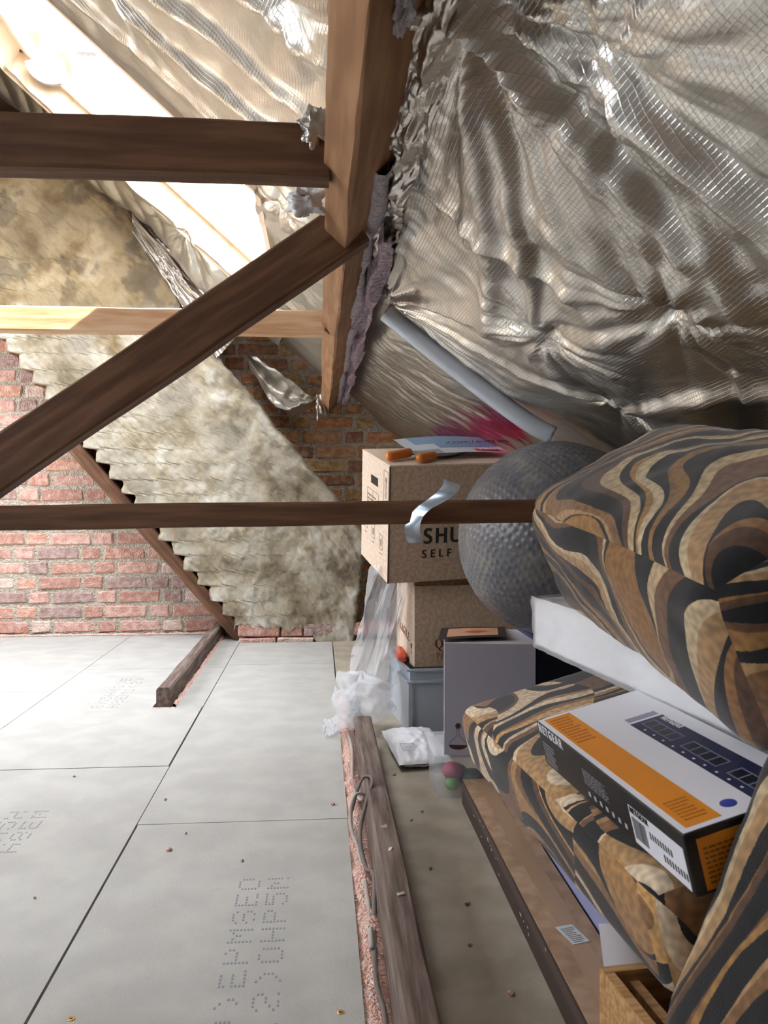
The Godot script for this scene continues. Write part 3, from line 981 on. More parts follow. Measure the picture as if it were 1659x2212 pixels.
# ---------------------------------------------------------------- timbers
func timbers() -> void:
	var pu := part(self, "purlin", timber(5.7, 0.11, 0.055, 0.006, 1, 0.003), M.purlin_wood, Transform3D(Basis(Vector3(0, 0, -1), Vector3(0.669, 0.743, 0), Vector3(0.743, -0.669, 0)), Vector3(0.065, 1.2225, -1.47)))
	meta(pu, "long tan purlin under the roof slope with a notch for the brace", "beam")
	var c1 := part(self, "collar_beam", timber(3.0, 0.078, 0.05, 0.003, 2), M.old_wood, along(Vector3(-2.985, 1.221, -1.225), Vector3(0.015, 1.217, -1.225)))
	meta(c1, "thick dark brown collar beam crossing in front of the roof window", "beam")
	var c2 := part(self, "collar_beam", timber(3.0, 0.068, 0.05, 0.002, 4), M.new_wood, along(Vector3(-2.985, 1.196, -2.325), Vector3(0.015, 1.204, -2.325)))
	meta(c2, "pale pine collar beam lit by the roof window", "beam")
	var ti := part(self, "tie_beam", timber(3.6, 0.045, 0.045, 0.002, 6), M.old_wood, along(Vector3(-3.0, 0.640, -1.525), Vector3(0.60, 0.683, -1.525)))
	meta(ti, "thin dark brown horizontal tie with a strip of silver tape", "beam")
	var ba := Vector3(-1.30, 0.255, -1.525)
	var bb := Vector3(0.062, 1.215, -1.525)
	var br := part(self, "brace", timber(1.68, 0.088, 0.05, 0.003, 7), M.old_wood, along(ba, bb))
	meta(br, "dark brown diagonal brace rising to the purlin", "beam")
	var j1 := part(self, "floor_joist", timber(3.8, 0.16, 0.046, 0.003, 8, 0.005), M.joist_wood, along(Vector3(0.124, 0.010, -2.275), Vector3(0.113, 0.010, 1.5)))
	meta(j1, "worn grey brown joist with cables, dividing grey floor from beige floor", "joist")
	var j2 := part(self, "floor_joist", timber(1.52, 0.12, 0.047, 0.004, 9, 0.006), M.joist_wood, along(Vector3(-0.530, 0.005, -2.795), Vector3(-0.522, 0.005, -4.315)))
	meta(j2, "short brown joist stub running out from the brick wall", "joist")
	# pink insulation around the joists
	var st := grid(8, 300, func(a: float, b: float) -> Vector3:
		var z := lerpf(1.2, -2.90, b)
		return Vector3(lerpf(0.052, 0.106, a), -0.012 + 0.014 * sin(a * PI) + 0.011 * n1.get_noise_2d(z * 900, a * 60) + 0.004 * n1.get_noise_2d(z * 4000, a * 300), z))
	var pf := part(self, "insulation_strip", st, M.foam)
	meta(pf, "pink foam insulation filling the gap beside the long joist", "insulation")
	var r2 := part(self, "insulation_strip", grid(8, 120, func(a: float, b: float) -> Vector3:
		var z := lerpf(-2.80, -4.2, b)
		return Vector3(lerpf(-0.512, -0.480, a), -0.014 + 0.020 * sin(a * PI) + 0.012 * n1.get_noise_2d(z * 1100, a * 60), z)), M.foam)
	meta(r2, "pink foam insulation along the short joist stub", "insulation")
	var r3 := part(self, "insulation_strip", grid(20, 8, func(a: float, b: float) -> Vector3:
		return Vector3(lerpf(-0.572, -0.482, a), -0.012 + 0.013 * sin(b * PI) + 0.01 * n1.get_noise_2d(a * 200, b * 90), lerpf(-2.755, -2.80, b))), M.foam)
	meta(r3, "pink foam insulation in front of the cut end of the joist stub", "insulation")
	# cables
	var cb := thing("cable", "grey flat cable looping beside the long joist", "cable")
	part(cb, "cable_run", tube([Vector3(0.085, 0.005, -2.40), Vector3(0.088, 0.02, -2.2), Vector3(0.082, 0.0, -2.0), Vector3(0.092, 0.015, -1.85), Vector3(0.098, 0.05, -1.78), Vector3(0.075, 0.055, -1.76), Vector3(0.066, 0.01, -1.72), Vector3(0.078, 0.0, -1.60), Vector3(0.084, 0.0, -1.40), Vector3(0.080, 0.003, -1.25)], 0.0042, 8, 0.7), M.cable)
	var cd := thing("cable", "second darker cable bent in a hook over the joist edge", "cable")
	part(cd, "cable_run", tube([Vector3(0.07, 0.02, -1.77), Vector3(0.09, 0.075, -1.79), Vector3(0.108, 0.095, -1.77), Vector3(0.112, 0.097, -1.72), Vector3(0.098, 0.07, -1.69), Vector3(0.082, 0.02, -1.64), Vector3(0.086, 0.01, -1.52), Vector3(0.098, 0.02, -1.46), Vector3(0.091, 0.0, -1.35), Vector3(0.082, 0.0, -1.18), Vector3(0.088, 0.0, -1.08), Vector3(0.078, -0.005, -0.98)], 0.0042, 8, 0.7), M.cable_dark)

# ---------------------------------------------------------------- stack by the gable
func carton(t: Node3D, w: float, h: float, d: float, front: Material, side: Material) -> Array:
	# front-left-bottom corner at the origin, front on z = 0, going back to -d; each wall is a board; lit sides are coloured paler
	var k := 0.004
	var fp := part(t, "front_panel", box_mesh(Vector3(0, 0, -k), Vector3(w, h, 0)), front)
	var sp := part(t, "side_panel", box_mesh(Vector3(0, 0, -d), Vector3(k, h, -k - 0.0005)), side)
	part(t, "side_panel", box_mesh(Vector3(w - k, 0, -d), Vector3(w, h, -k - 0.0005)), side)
	part(t, "back_panel", box_mesh(Vector3(k, 0, -d), Vector3(w - k, h, -d + k)), front)
	part(t, "base_panel", box_mesh(Vector3(k, 0, -d + k), Vector3(w - k, k, -k)), front)
	return [fp, sp]

func right_stack() -> void:
	var X := Vector3.RIGHT
	var Y := Vector3.UP
	# grey storage bin
	var b := thing("storage_bin", "grey plastic stacking bin under the open carton", "bin")
	b.transform = ypr(Vector3(0.268, 0.0, -2.385), 0.10, 0, 0)
	var wall := func(a: Vector3, c: Vector3, called: String) -> void: part(b, called, box_mesh(a, c), M.grey_plastic)
	wall.call(Vector3(0, 0, -0.004), Vector3(0.40, 0.195, 0), "front_wall")
	wall.call(Vector3(0, 0, -0.32), Vector3(0.004, 0.195, -0.004), "side_wall")
	wall.call(Vector3(0.396, 0, -0.32), Vector3(0.40, 0.195, -0.004), "side_wall")
	wall.call(Vector3(0.004, 0, -0.32), Vector3(0.396, 0.195, -0.316), "back_wall")
	wall.call(Vector3(0.004, 0, -0.316), Vector3(0.396, 0.004, -0.004), "base")
	for y in [0.195, 0.160]:
		var rim := st_new()
		boxc(rim, Vector3(-0.012, y, 0), Vector3(0.412, y + 0.006, 0.012))
		boxc(rim, Vector3(-0.012, y, -0.332), Vector3(0.412, y + 0.006, -0.32))
		boxc(rim, Vector3(-0.012, y, -0.32), Vector3(0.0, y + 0.006, 0))
		boxc(rim, Vector3(0.40, y, -0.32), Vector3(0.412, y + 0.006, 0))
		part(b, "rim", rim.commit(), M.grey_plastic)
	for c in [[0.0, 0.0], [0.40, 0.0], [0.0, -0.32]]:
		part(b, "corner_post", box_mesh(Vector3(c[0] - 0.006, 0, c[1] - 0.006), Vector3(c[0] + 0.006, 0.16, c[1] + 0.006)), M.grey_plastic)
	# open carton
	var f := thing("carton", "open cardboard carton with maroon lettering standing on the grey bin", "box")
	f.transform = ypr(Vector3(0.284, 0.2015, -2.405), 0.12, 0, 0)
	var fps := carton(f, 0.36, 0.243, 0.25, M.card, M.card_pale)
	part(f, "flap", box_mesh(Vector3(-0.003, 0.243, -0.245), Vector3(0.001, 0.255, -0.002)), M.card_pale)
	part(f, "inner_board", box_mesh(Vector3(0.006, 0.20, -0.244), Vector3(0.354, 0.203, -0.006)), M.card, Transform3D(), "inner flap")  # level card board inside the open carton
	lettering(fps[0], "Qu", Vector3(0.060, 0.045, 0), X, Y, 0.028, M.maroon, true, "Droid Serif")
	lettering(fps[0], "Ple", Vector3(0.066, 0.018, 0), X, Y, 0.017, M.maroon, false, "Droid Serif")
	lettering(fps[1], "FRAGILE", Vector3(0, 0.085, -0.235), Vector3(0, -0.18, 1).normalized(), Vector3(0, 1, 0.18).normalized(), 0.026, M.maroon, true, "Droid Serif")
	strokes(fps[1], "glass_icon", [[0.0, 0.0, 0.018, 0.002], [0.008, 0.0, 0.002, 0.016], [0.002, 0.016, 0.014, 0.014], [0.0, 0.024, 0.018, 0.006]], Vector3(0, 0.035, -0.05), Vector3(0, 0, 1), Y, M.maroon)
	strokes(fps[1], "printed_lines", [[0.0, 0.0, 0.05, 0.002], [0.0, 0.03, 0.05, 0.002], [0, 0, 0.002, 0.03], [0.048, 0, 0.002, 0.03], [0.015, 0.008, 0.02, 0.014]], Vector3(0, 0.17, -0.20), Vector3(0, 0, 1), Y, M.ink_soft)
	# tilted removal carton on top
	var s := thing("carton", "tilted cardboard moving box with large black lettering on top of the stack", "box")
	s.transform = ypr(Vector3(0.198, 0.4585, -2.352), 0.185, 0.20, 0.035)
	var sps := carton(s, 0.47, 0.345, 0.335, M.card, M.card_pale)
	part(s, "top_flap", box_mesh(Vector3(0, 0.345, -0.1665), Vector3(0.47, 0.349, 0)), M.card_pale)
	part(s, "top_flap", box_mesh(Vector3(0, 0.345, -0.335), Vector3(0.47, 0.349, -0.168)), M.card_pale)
	part(s, "edge_fold", box_mesh(Vector3(-0.001, 0.0, -0.003), Vector3(0.003, 0.345, 0.001)), plain(hexc("5d4a3c"), 0.9))
	lettering(sps[0], "SHU", Vector3(0.103, 0.099, 0), X, Y, 0.046, M.ink, true)
	lettering(sps[0], "SELF", Vector3(0.101, 0.064, 0), X, Y, 0.024, M.ink, true, "Droid Sans", 14.0)
	var L := Vector3(0, 0, 1)
	patch(sps[1], "hand_hole_shade", Vector3(0, 0.262, -0.215), L, Y, 0.085, 0.026, M.recess_dark)  # dark plate standing in for the shade inside the hand hole
	strokes(sps[1], "arrow_panel", [[0.0, 0.0, 0.05, 0.0015], [0, 0.12, 0.05, 0.0015], [0, 0, 0.0015, 0.12], [0.05, 0, 0.0015, 0.12], [0.023, 0.04, 0.005, 0.06], [0.015, 0.09, 0.02, 0.006], [0.019, 0.096, 0.012, 0.006], [0.018, 0.016, 0.012, 0.003]], Vector3(0, 0.205, -0.062), L, Y, M.ink_soft)
	strokes(sps[1], "printed_table", [[0, 0, 0.14, 0.0015], [0, 0.07, 0.14, 0.0015], [0, 0.035, 0.14, 0.001], [0, 0, 0.0015, 0.07], [0.07, 0, 0.001, 0.07], [0.14, 0, 0.0015, 0.07]] + greek(0.13, 0.06, 5, 3), Vector3(0, 0.17, -0.26), L, Y, M.ink_soft)
	for k in 3:
		strokes(sps[1], "pictogram", [[0, 0, 0.034, 0.0015], [0, 0.045, 0.034, 0.0015], [0, 0, 0.0015, 0.045], [0.034, 0, 0.0015, 0.045], [0.01, 0.012, 0.014, 0.02], [0.004, -0.014, 0.026, 0.003]], Vector3(0, 0.075 - 0.012 * k + 0.03, -0.29 + k * 0.095), L, Y, M.ink_soft)
	strokes(s, "printed_sketch", [[0, 0, 0.06, 0.0015], [0, 0.03, 0.06, 0.0015], [0, 0, 0.0015, 0.03], [0.06, 0, 0.0015, 0.03]], Vector3(0.36, 0.349, -0.26), X, Vector3(0, 0, -1), M.ink_soft)
	var st: Transform3D = s.transform
	# leaflet lying on the carton
	var fl := thing("leaflet", "blue printed leaflet with red logo patch on the top carton", "leaflet")
	fl.transform = st * ypr(Vector3(0.10, 0.364, -0.070), 0.07, 0.13, 0.0)
	var paper := func(w: float, d: float, m: Material) -> ArrayMesh:
		return grid(16, 10, func(a: float, c: float) -> Vector3: return Vector3(a * w, 0.012 * sin(a * PI) * 0.6 - 0.006 * c, -c * d))
	part(fl, "sheet", paper.call(0.30, 0.21, M.pale_print), M.pale_print)
	var pr := func(x0: float, x1: float, z0: float, z1: float, m: Material, called: String) -> void:
		part(fl, called, grid(10, 4, func(a: float, c: float) -> Vector3:
			var u := lerpf(x0, x1, a)
			var v := lerpf(z0, z1, c)
			return Vector3(u, 0.012 * sin(u / 0.30 * PI) * 0.6 - 0.006 * v / 0.21 + 0.0006, -v)), m)
	pr.call(0.10, 0.298, 0.06, 0.208, M.sky_print, "sky_print")
	pr.call(0.04, 0.10, 0.12, 0.208, M.sky_print, "sky_print")
	pr.call(0.0, 0.09, 0.0, 0.05, plain(hexc("8d9299"), 0.4), "grey_print")
	pr.call(0.20, 0.285, 0.012, 0.04, M.red, "red_label")
	lettering(fl, "VELUX", Vector3(0.212, 0.0062, -0.015), X, Vector3(0, 0.05, -1).normalized(), 0.018, M.white)
	lettering(fl, ".com/extras", Vector3(0.125, 0.0095, -0.075), X, Vector3(0, 0.03, -1).normalized(), 0.030, M.navy, false)
	# garden shears
	var sh := thing("garden_shears", "garden shears with two orange wooden handles under the leaflet", "shears")
	sh.transform = st * at(0, 0.349, 0)
	var cap := func(a: Vector3, c: Vector3, r: float) -> Mesh:
		var prof := []
		var l := a.distance_to(c)
		for k in 8: prof.append(Vector2(r * sin(k / 7.0 * PI / 2), r * (1 - cos(k / 7.0 * PI / 2))))
		for k in 8: prof.append(Vector2(r * cos(k / 7.0 * PI / 2), l - r + r * sin(k / 7.0 * PI / 2)))
		return lathe(prof, 20)
	for q in [[Vector3(0.006, 0.016, -0.055), Vector3(0.10, 0.017, -0.13)], [Vector3(0.085, 0.016, -0.012), Vector3(0.155, 0.017, -0.062)]]:
		var d: Vector3 = (q[1] - q[0]).normalized()
		var sx := d.cross(Vector3.UP).normalized()
		part(sh, "handle", cap.call(q[0], q[1], 0.0145), M.handle, Transform3D(Basis(sx, d, sx.cross(d)), q[0]))
	part(sh, "blade", tube([Vector3(0.095, 0.012, -0.125), Vector3(0.22, 0.010, -0.18), Vector3(0.33, 0.020, -0.27), Vector3(0.385, 0.026, -0.325)], 0.009, 8, 0.35), M.steel)
	part(sh, "blade", tube([Vector3(0.15, 0.010, -0.06), Vector3(0.24, 0.005, -0.13), Vector3(0.34, 0.008, -0.25), Vector3(0.38, 0.014, -0.32)], 0.009, 8, 0.35), M.steel)
	# translucent dust sheet hanging by the stack
	var ps := thing("plastic_sheet", "crumpled translucent plastic dust sheet hanging from the stack onto the floor", "plastic sheet")
	part(ps, "hanging_film", grid(60, 90, func(a: float, c: float) -> Vector3:
		var wdt := lerpf(0.10, 0.17, c)
		var cx := lerpf(0.205, 0.165, c)
		var x := cx + (a - 0.5) * wdt + 0.008 * n1.get_noise_2d(a * 300, c * 200)
		var z := -2.50 + 0.045 * sin(a * 11.0 + 3.0 * n1.get_noise_2d(c * 160, 5)) + 0.02 * n1.get_noise_2d(a * 700, c * 350) + 0.05 * (1.0 - c)
		return Vector3(x, lerpf(0.50, 0.11, c) + 0.01 * sin(a * 9.0), z)), M.film)
	part(ps, "hanging_film", grid(40, 60, func(a: float, c: float) -> Vector3:
		var x := lerpf(0.235, 0.125, c) + (a - 0.5) * lerpf(0.06, 0.16, c)
		var z := -2.44 + 0.03 * sin(a * 8.0 + 5.0 * c) + 0.02 * n1.get_noise_2d(a * 600 + 90, c * 400)
		return Vector3(x, lerpf(0.46, 0.05, c), z)), M.film)
	part(ps, "bunched_film", grid(70, 44, func(a: float, c: float) -> Vector3:
		var d := Vector3(cos(a * TAU) * sin(c * PI), cos(c * PI), sin(a * TAU) * sin(c * PI))
		var wob := 2.0 * n1.get_noise_3d(d.x * 60, d.y * 60, d.z * 60)
		var rr := 0.84 + 0.13 * absf(sin(a * 9.0 + wob * 1.2 + c * 2.0)) + 0.07 * absf(sin(a * 19.0 - c * 4.0 + wob)) + 0.5 * n1.get_noise_3d(d.x * 70 + 9, d.y * 70, d.z * 70)
		var p := Vector3(0.125, 0.108, -2.42) + d * Vector3(0.098, 0.082, 0.11) * rr
		return Vector3(p.x, maxf(p.y, 0.004 if absf(p.x - 0.119) > 0.03 or p.z < -2.285 else 0.095), p.z), Vector2(1, 1), true), M.film)
	part(ps, "floor_film", grid(40, 24, func(a: float, c: float) -> Vector3:
		var x := lerpf(0.01, 0.11, a)
		var z := lerpf(-2.56, -2.38, c)
		return Vector3(x + 0.012 * n1.get_noise_2d(c * 300, 5), 0.004 + 0.07 * a * a + 0.02 * absf(n1.get_noise_2d(a * 500, c * 500)), z)), M.film)
	# orange rag showing between bin and carton
	var rg := part(self, "rag", blob(Vector3(0.018, 0.02, 0.09), 0.5, 160.0, 3.0), plain(hexc("c8553a"), 0.9), at(0.262, 0.211, -2.56))
	meta(rg, "orange red rag poking out between bin rim and carton", "rag")
	# gym ball
	var ball := thing("exercise_ball", "dark grey studded exercise ball wedged beside the stack", "ball")
	var R := 0.229
	part(ball, "shell", grid(640, 340, func(a: float, c: float) -> Vector3:
		var th := c * PI
		var row := 0.0165 / R
		var kr := roundf(th / row)
		var off := 0.0
		var cnt := maxf(3.0, roundf(TAU * sin(kr * row) / row))
		var sp := TAU / cnt
		off = 0.5 * sp if int(kr) % 2 == 1 else 0.0
		var da := (fposmod(a * TAU - off + sp / 2, sp) - sp / 2) * sin(th)
		var dt := th - kr * row
		var d2 := (da * da + dt * dt) * R * R
		var h := 0.0017 * exp(-d2 / (0.0045 * 0.0045))
		var seam := absf(th - PI * 0.5) * R
		if seam < 0.006: h = 0.0012 * exp(-seam * seam / 2.0e-6)
		var d := Vector3(cos(a * TAU) * sin(th), cos(th), sin(a * TAU) * sin(th))
		return d * (R + h), Vector2(1, 1), true), M.rubber)
	ball.transform = Transform3D(Basis.from_euler(Vector3(0.25, 0.35, -1.05)), Vector3(0.5575, 0.611, -1.88))

# ---------------------------------------------------------------- cushions and boxes
# boxed cushion, centred; size s; faces as separate parts
func cushion(t: Node3D, s: Vector3, m_top: Material, m_side: Material, puff: float, rad: float, sd: float, wrink: float, sc: float) -> void:
	var h := s / 2.0
	var f := func(p: Vector3) -> Vector3:
		# p on the unit cube surface
		var q := p * h
		var inner := Vector3(clampf(q.x, -h.x + rad, h.x - rad), clampf(q.y, -h.y + rad, h.y - rad), clampf(q.z, -h.z + rad, h.z - rad))
		var d := q - inner
		if d.length() > 1e-6: q = inner + d.normalized() * rad
		var fx := 1.0 - p.x * p.x
		var fz := 1.0 - p.z * p.z
		var fy := 1.0 - p.y * p.y
		q.y += signf(p.y) * absf(p.y) * puff * sqrt(maxf(fx * fz, 0.0))
		q.x += p.x * puff * 0.55 * fy * (0.4 + 0.6 * fz)
		q.z += p.z * puff * 0.55 * fy * (0.4 + 0.6 * fx)
		var w := wrink * (n1.get_noise_3d(q.x * 520 + sd, q.y * 520, q.z * 260) + 0.25 * n1.get_noise_3d(q.x * 1100, q.y * 1100 + sd, q.z * 700))
		return q + q.normalized() * w
	var nx := int(s.x / 0.012)
	var nz := int(s.z / 0.012)
	var ny := int(s.y / 0.012)
	part(t, "top_panel", grid(nx, nz, func(a: float, b: float) -> Vector3: return f.call(Vector3(a * 2 - 1, 1, b * 2 - 1)), Vector2(s.x, s.z) * sc), m_top)
	part(t, "bottom_panel", grid(nx, nz, func(a: float, b: float) -> Vector3: return f.call(Vector3(1 - a * 2, -1, b * 2 - 1)), Vector2(s.x, s.z) * sc), m_top)
	part(t, "border_panel", grid(nz, ny, func(a: float, b: float) -> Vector3: return f.call(Vector3(-1, 1 - b * 2, a * 2 - 1)) , Vector2(s.z, s.y) * sc), m_side)
	part(t, "border_panel", grid(nz, ny, func(a: float, b: float) -> Vector3: return f.call(Vector3(1, 1 - b * 2, 1 - a * 2)), Vector2(s.z, s.y) * sc), m_side)
	part(t, "border_panel", grid(nx, ny, func(a: float, b: float) -> Vector3: return f.call(Vector3(a * 2 - 1, 1 - b * 2, 1)), Vector2(s.x, s.y) * sc), m_side)
	part(t, "border_panel", grid(nx, ny, func(a: float, b: float) -> Vector3: return f.call(Vector3(1 - a * 2, 1 - b * 2, -1)), Vector2(s.x, s.y) * sc), m_side)

func cushions_and_boxes() -> void:
	var X := Vector3.RIGHT
	var Y := Vector3.UP
	# small translucent tub
	var tb := thing("plastic_tub", "small clear plastic tub with coloured bits under the white box", "tub")
	tb.position = Vector3(0.275, 0.001, -1.875)
	part(tb, "tub_wall", grid(48, 6, func(a: float, b: float) -> Vector3:
		var th := a * TAU
		var k := 1.0 + 0.04 * b
		var cx := signf(cos(th)) * pow(absf(cos(th)), 0.35)
		var cz := signf(sin(th)) * pow(absf(sin(th)), 0.35)
		return Vector3(0.105 + cx * 0.105 * k, b * 0.098, -0.09 + cz * 0.09 * k), Vector2(1, 1), true), M.tub)
	part(tb, "lid", cbox(Vector3(0.226, 0.008, 0.196), 0.003), M.tub, at(0.105, 0.102, -0.09))
	for q in [["b3305f", 0.045, 0.045, -0.05, 0.026], ["4f9a35", 0.04, 0.022, -0.03, 0.018], ["264a3c", 0.09, 0.03, -0.04, 0.028], ["3a3f46", 0.06, 0.022, -0.10, 0.03], ["c98a92", 0.14, 0.03, -0.06, 0.028], ["2a3038", 0.15, 0.022, -0.12, 0.03]]:
		var ob := part(self, "toy_egg", blob(Vector3(q[4], q[4] * 0.85, q[4]), 0.08, 90.0, q[1] * 100), plain(hexc(q[0]), 0.5), Transform3D(Basis(), tb.position + Vector3(q[1], q[2] + 0.003, q[3])))
		meta(ob, {"b3305f": "pink", "4f9a35": "bright green", "264a3c": "dark green", "3a3f46": "charcoal", "c98a92": "pale pink", "2a3038": "blue black"}[q[0]] + " rounded plastic bit inside the clear tub", "toy")
	# tall white box with flask print
	var wb := thing("carton", "tall white box with shade tinted front and flask picture standing on the tub", "box")
	wb.transform = ypr(Vector3(0.289, 0.109, -1.862), -0.15, 0, 0)
	var bw := 0.21
	var bh := 0.26
	var bd := 0.20
	var wfp := part(wb, "front_panel", box_mesh(Vector3(0, 0, -0.003), Vector3(bw, bh, 0)), M.lilac)  # shade coloured into the front; left side and lid keep the lit white
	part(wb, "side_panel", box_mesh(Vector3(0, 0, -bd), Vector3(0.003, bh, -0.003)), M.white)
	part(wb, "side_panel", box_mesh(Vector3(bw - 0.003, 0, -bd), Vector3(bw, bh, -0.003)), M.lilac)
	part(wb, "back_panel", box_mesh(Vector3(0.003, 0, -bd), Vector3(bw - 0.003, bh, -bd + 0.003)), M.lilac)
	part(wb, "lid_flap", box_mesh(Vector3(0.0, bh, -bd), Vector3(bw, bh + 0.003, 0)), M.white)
	var brown := plain(hexc("4a2a17"), 0.5)
	part(wfp, "printed_stopper", lathe([Vector2(0.0001, 0), Vector2(0.0062, 0.0002), Vector2(0.0062, 0.0008), Vector2(0.0001, 0.001)], 20), brown, Transform3D(Basis(X, Vector3(0, 0, 1), -Y), Vector3(0.032, 0.068, 0)))
	var fk := []
	var flp := []
	for k in 33:
		var th := lerpf(0.62, TAU - 0.62, k / 32.0) - PI / 2.0
		flp.append(Vector3(0.032 - cos(th + PI) * 0.0205, 0.0255 - sin(th + PI) * 0.0125, 0.0))
	part(wfp, "printed_flask", tube([Vector3(0.029, 0.062, 0), Vector3(0.029, 0.046, 0), Vector3(0.024, 0.039, 0), Vector3(0.013, 0.030, 0), Vector3(0.0115, 0.023, 0), Vector3(0.018, 0.015, 0), Vector3(0.032, 0.0125, 0), Vector3(0.046, 0.015, 0), Vector3(0.0525, 0.023, 0), Vector3(0.051, 0.030, 0), Vector3(0.040, 0.039, 0), Vector3(0.035, 0.046, 0), Vector3(0.035, 0.062, 0)], 0.0005, 5), brown)
	var li := []
	for k in 8:
		var yy := 0.0135 + k * 0.0012
		var hw := 0.0205 * sqrt(clampf(1.0 - pow((0.0245 - yy) / 0.0118, 2.0), 0.0, 1.0))
		li.append([0.032 - hw, yy, hw * 2, 0.0013])
	strokes(wfp, "printed_liquid", li, Vector3.ZERO, X, Y, brown, 0.0005)
	# leaflet on the white box
	var lf := thing("leaflet", "dark edged glossy leaflet with peach picture on the white box", "leaflet")
	lf.transform = ypr(Vector3(0.272, 0.3755, -1.852), 0.06, 0.0, 0.0)
	part(lf, "sheet", grid(14, 8, func(a: float, b: float) -> Vector3: return Vector3(a * 0.165 + b * 0.045, 0.003 + 0.006 * a * (1 - a) + 0.004 * (1 - b) * a, -b * 0.17)), plain(hexc("2a2b31"), 0.3))
	part(lf, "picture", grid(10, 6, func(a: float, b: float) -> Vector3:
		var u := lerpf(0.12, 0.88, a)
		var v := lerpf(0.14, 0.84, b)
		return Vector3(u * 0.165 + v * 0.045, 0.0042 + 0.006 * u * (1 - u) + 0.004 * (1 - v) * u, -v * 0.17)), plain(hexc("d8a883"), 0.35))
	part(lf, "red_shape", grid(10, 4, func(a: float, b: float) -> Vector3:
		var u := lerpf(0.36, 0.74, a)
		var v := 0.48 + (b - 0.5) * 0.22 * sin(a * PI)
		return Vector3(u * 0.165 + v * 0.045, 0.0047 + 0.006 * u * (1 - u) + 0.004 * (1 - v) * u, -v * 0.17)), plain(hexc("b5564a"), 0.4))
	# dark blue box between white box and ball
	var db := thing("storage_box", "narrow navy box squeezed between the white box and wrapped slab", "box")
	db.position = Vector3(0.505, 0.0, -1.88)
	part(db, "body", cbox(Vector3(0.16, 0.362, 0.16), 0.004), plain(hexc("20223c"), 0.5), at(0.08, 0.181, -0.08))
	part(db, "lid", cbox(Vector3(0.166, 0.018, 0.166), 0.003), plain(hexc("30345c"), 0.5), at(0.08, 0.372, -0.08))
	# white padded mailer
	var ml := thing("padded_envelope", "white padded mailing bag with printed label lying on the beige floor", "envelope")
	ml.transform = ypr(Vector3(0.262, 0.028, -2.20), 0.12, 0.10, 0)
	var pil := func(a: float, b: float, sg: float) -> Vector3:
		var k := pow(maxf(0.0, sin(a * PI) * sin(b * PI)), 0.45)
		return Vector3((a - 0.5) * 0.145, sg * 0.026 * k + 0.006 * n1.get_noise_2d(a * 420, b * 420 + sg * 50), (b - 0.5) * 0.24)
	part(ml, "top_skin", grid(30, 40, func(a: float, b: float) -> Vector3: return pil.call(a, b, 1.0)), plain(hexc("e3e3e6"), 0.4))
	part(ml, "bottom_skin", grid(30, 40, func(a: float, b: float) -> Vector3: return pil.call(1.0 - a, b, -1.0)), plain(hexc("e3e3e6"), 0.4))
	strokes(ml, "printed_lines", greek(0.045, 0.05, 6, 8), Vector3(-0.055, 0.0235, 0.085), X, Vector3(0, 0.05, -1).normalized(), plain(hexc("c6c7cf"), 0.6), 0.0012)
	# long low flat-pack carton
	var lb := thing("flat_carton", "long low brown carton with dark sides lying along the floor", "box")
	lb.position = Vector3(0.328, 0.0, -1.845)
	part(lb, "body", box_mesh(Vector3(0, 0, 0), Vector3(0.085, 0.036, 1.7)), M.brown_side)
	part(lb, "lid", box_mesh(Vector3(-0.0015, 0.0365, -0.0015), Vector3(0.085, 0.054, 1.7)), plain(hexc("4a3b35"), 0.5))
	part(lb, "top_panel", box_mesh(Vector3(0.002, 0.0541, 0), Vector3(0.085, 0.056, 1.7)), M.card_low)
	part(lb, "tape_strip", box_mesh(Vector3(0.030, 0.0561, 0.002), Vector3(0.062, 0.0564, 1.7)), plain(hexc("a88a6e"), 0.35))
	var sk := Vector3(0.038, 0.0567, 0.705)
	patch(lb, "sticker", sk, Vector3(0.97, 0, -0.24).normalized(), Vector3(-0.24, 0, -0.97).normalized(), 0.028, 0.05, plain(hexc("c3cdd0"), 0.5))
	strokes(lb, "sticker_print", greek(0.022, 0.042, 9, 4), sk + Vector3(0.003, 0.0006, -0.004), Vector3(0.97, 0, -0.24).normalized(), Vector3(-0.24, 0, -0.97).normalized(), M.ink_soft, 0.0003)
	var chips := []
	for k in 26:
		chips.append([rng.randf_range(0.05, 1.1), rng.randf_range(0.012, 0.05), rng.randf_range(0.003, 0.012), rng.randf_range(0.001, 0.004)])
	strokes(lb, "paint_chips", chips, Vector3(-0.0015, 0, 0), Vector3(0, 0, 1), Y, plain(hexc("b9b6bd"), 0.7), 0.0004).set_meta("kind", "stuff")
	# lilac box under the lower cushion
	var ub := thing("storage_box", "lilac blue box under the lower patchwork cushion", "box")
	ub.position = Vector3(0.418, 0.0, -1.50)
	part(ub, "body", cbox(Vector3(0.50, 0.145, 0.55), 0.003), plain(hexc("8f92b5"), 0.5), at(0.25, 0.0725, 0.275))
	part(ub, "lid", cbox(Vector3(0.508, 0.020, 0.558), 0.003), plain(hexc("9a9cc0"), 0.5), at(0.25, 0.155, 0.275))
	# lower cushion
	var ca := thing("seat_cushion", "patchwork plush cushion in black, brown and cream under the switch box", "cushion", "patchwork plush seat cushions")
	var A := ypr(Vector3(0.272, 0.292, -1.585), 0.085, 0.0, 0.25)
	ca.transform = A * at(0.31, -0.066, 0.39)
	cushion(ca, Vector3(0.62, 0.132, 0.78), M.plush_a, M.plush_a, 0.010, 0.028, 12.0, 0.003, 1.15)
	# switch box
	var nb := thing("product_box", "black and white electronics box with wide orange stripe lying on lower cushion", "box")
	nb.transform = ypr(Vector3(0.318, 0.376, -1.168), 0.0848, 0.005, 0.249)
	var W := 0.165
	var H := 0.0655
	var D := 0.41
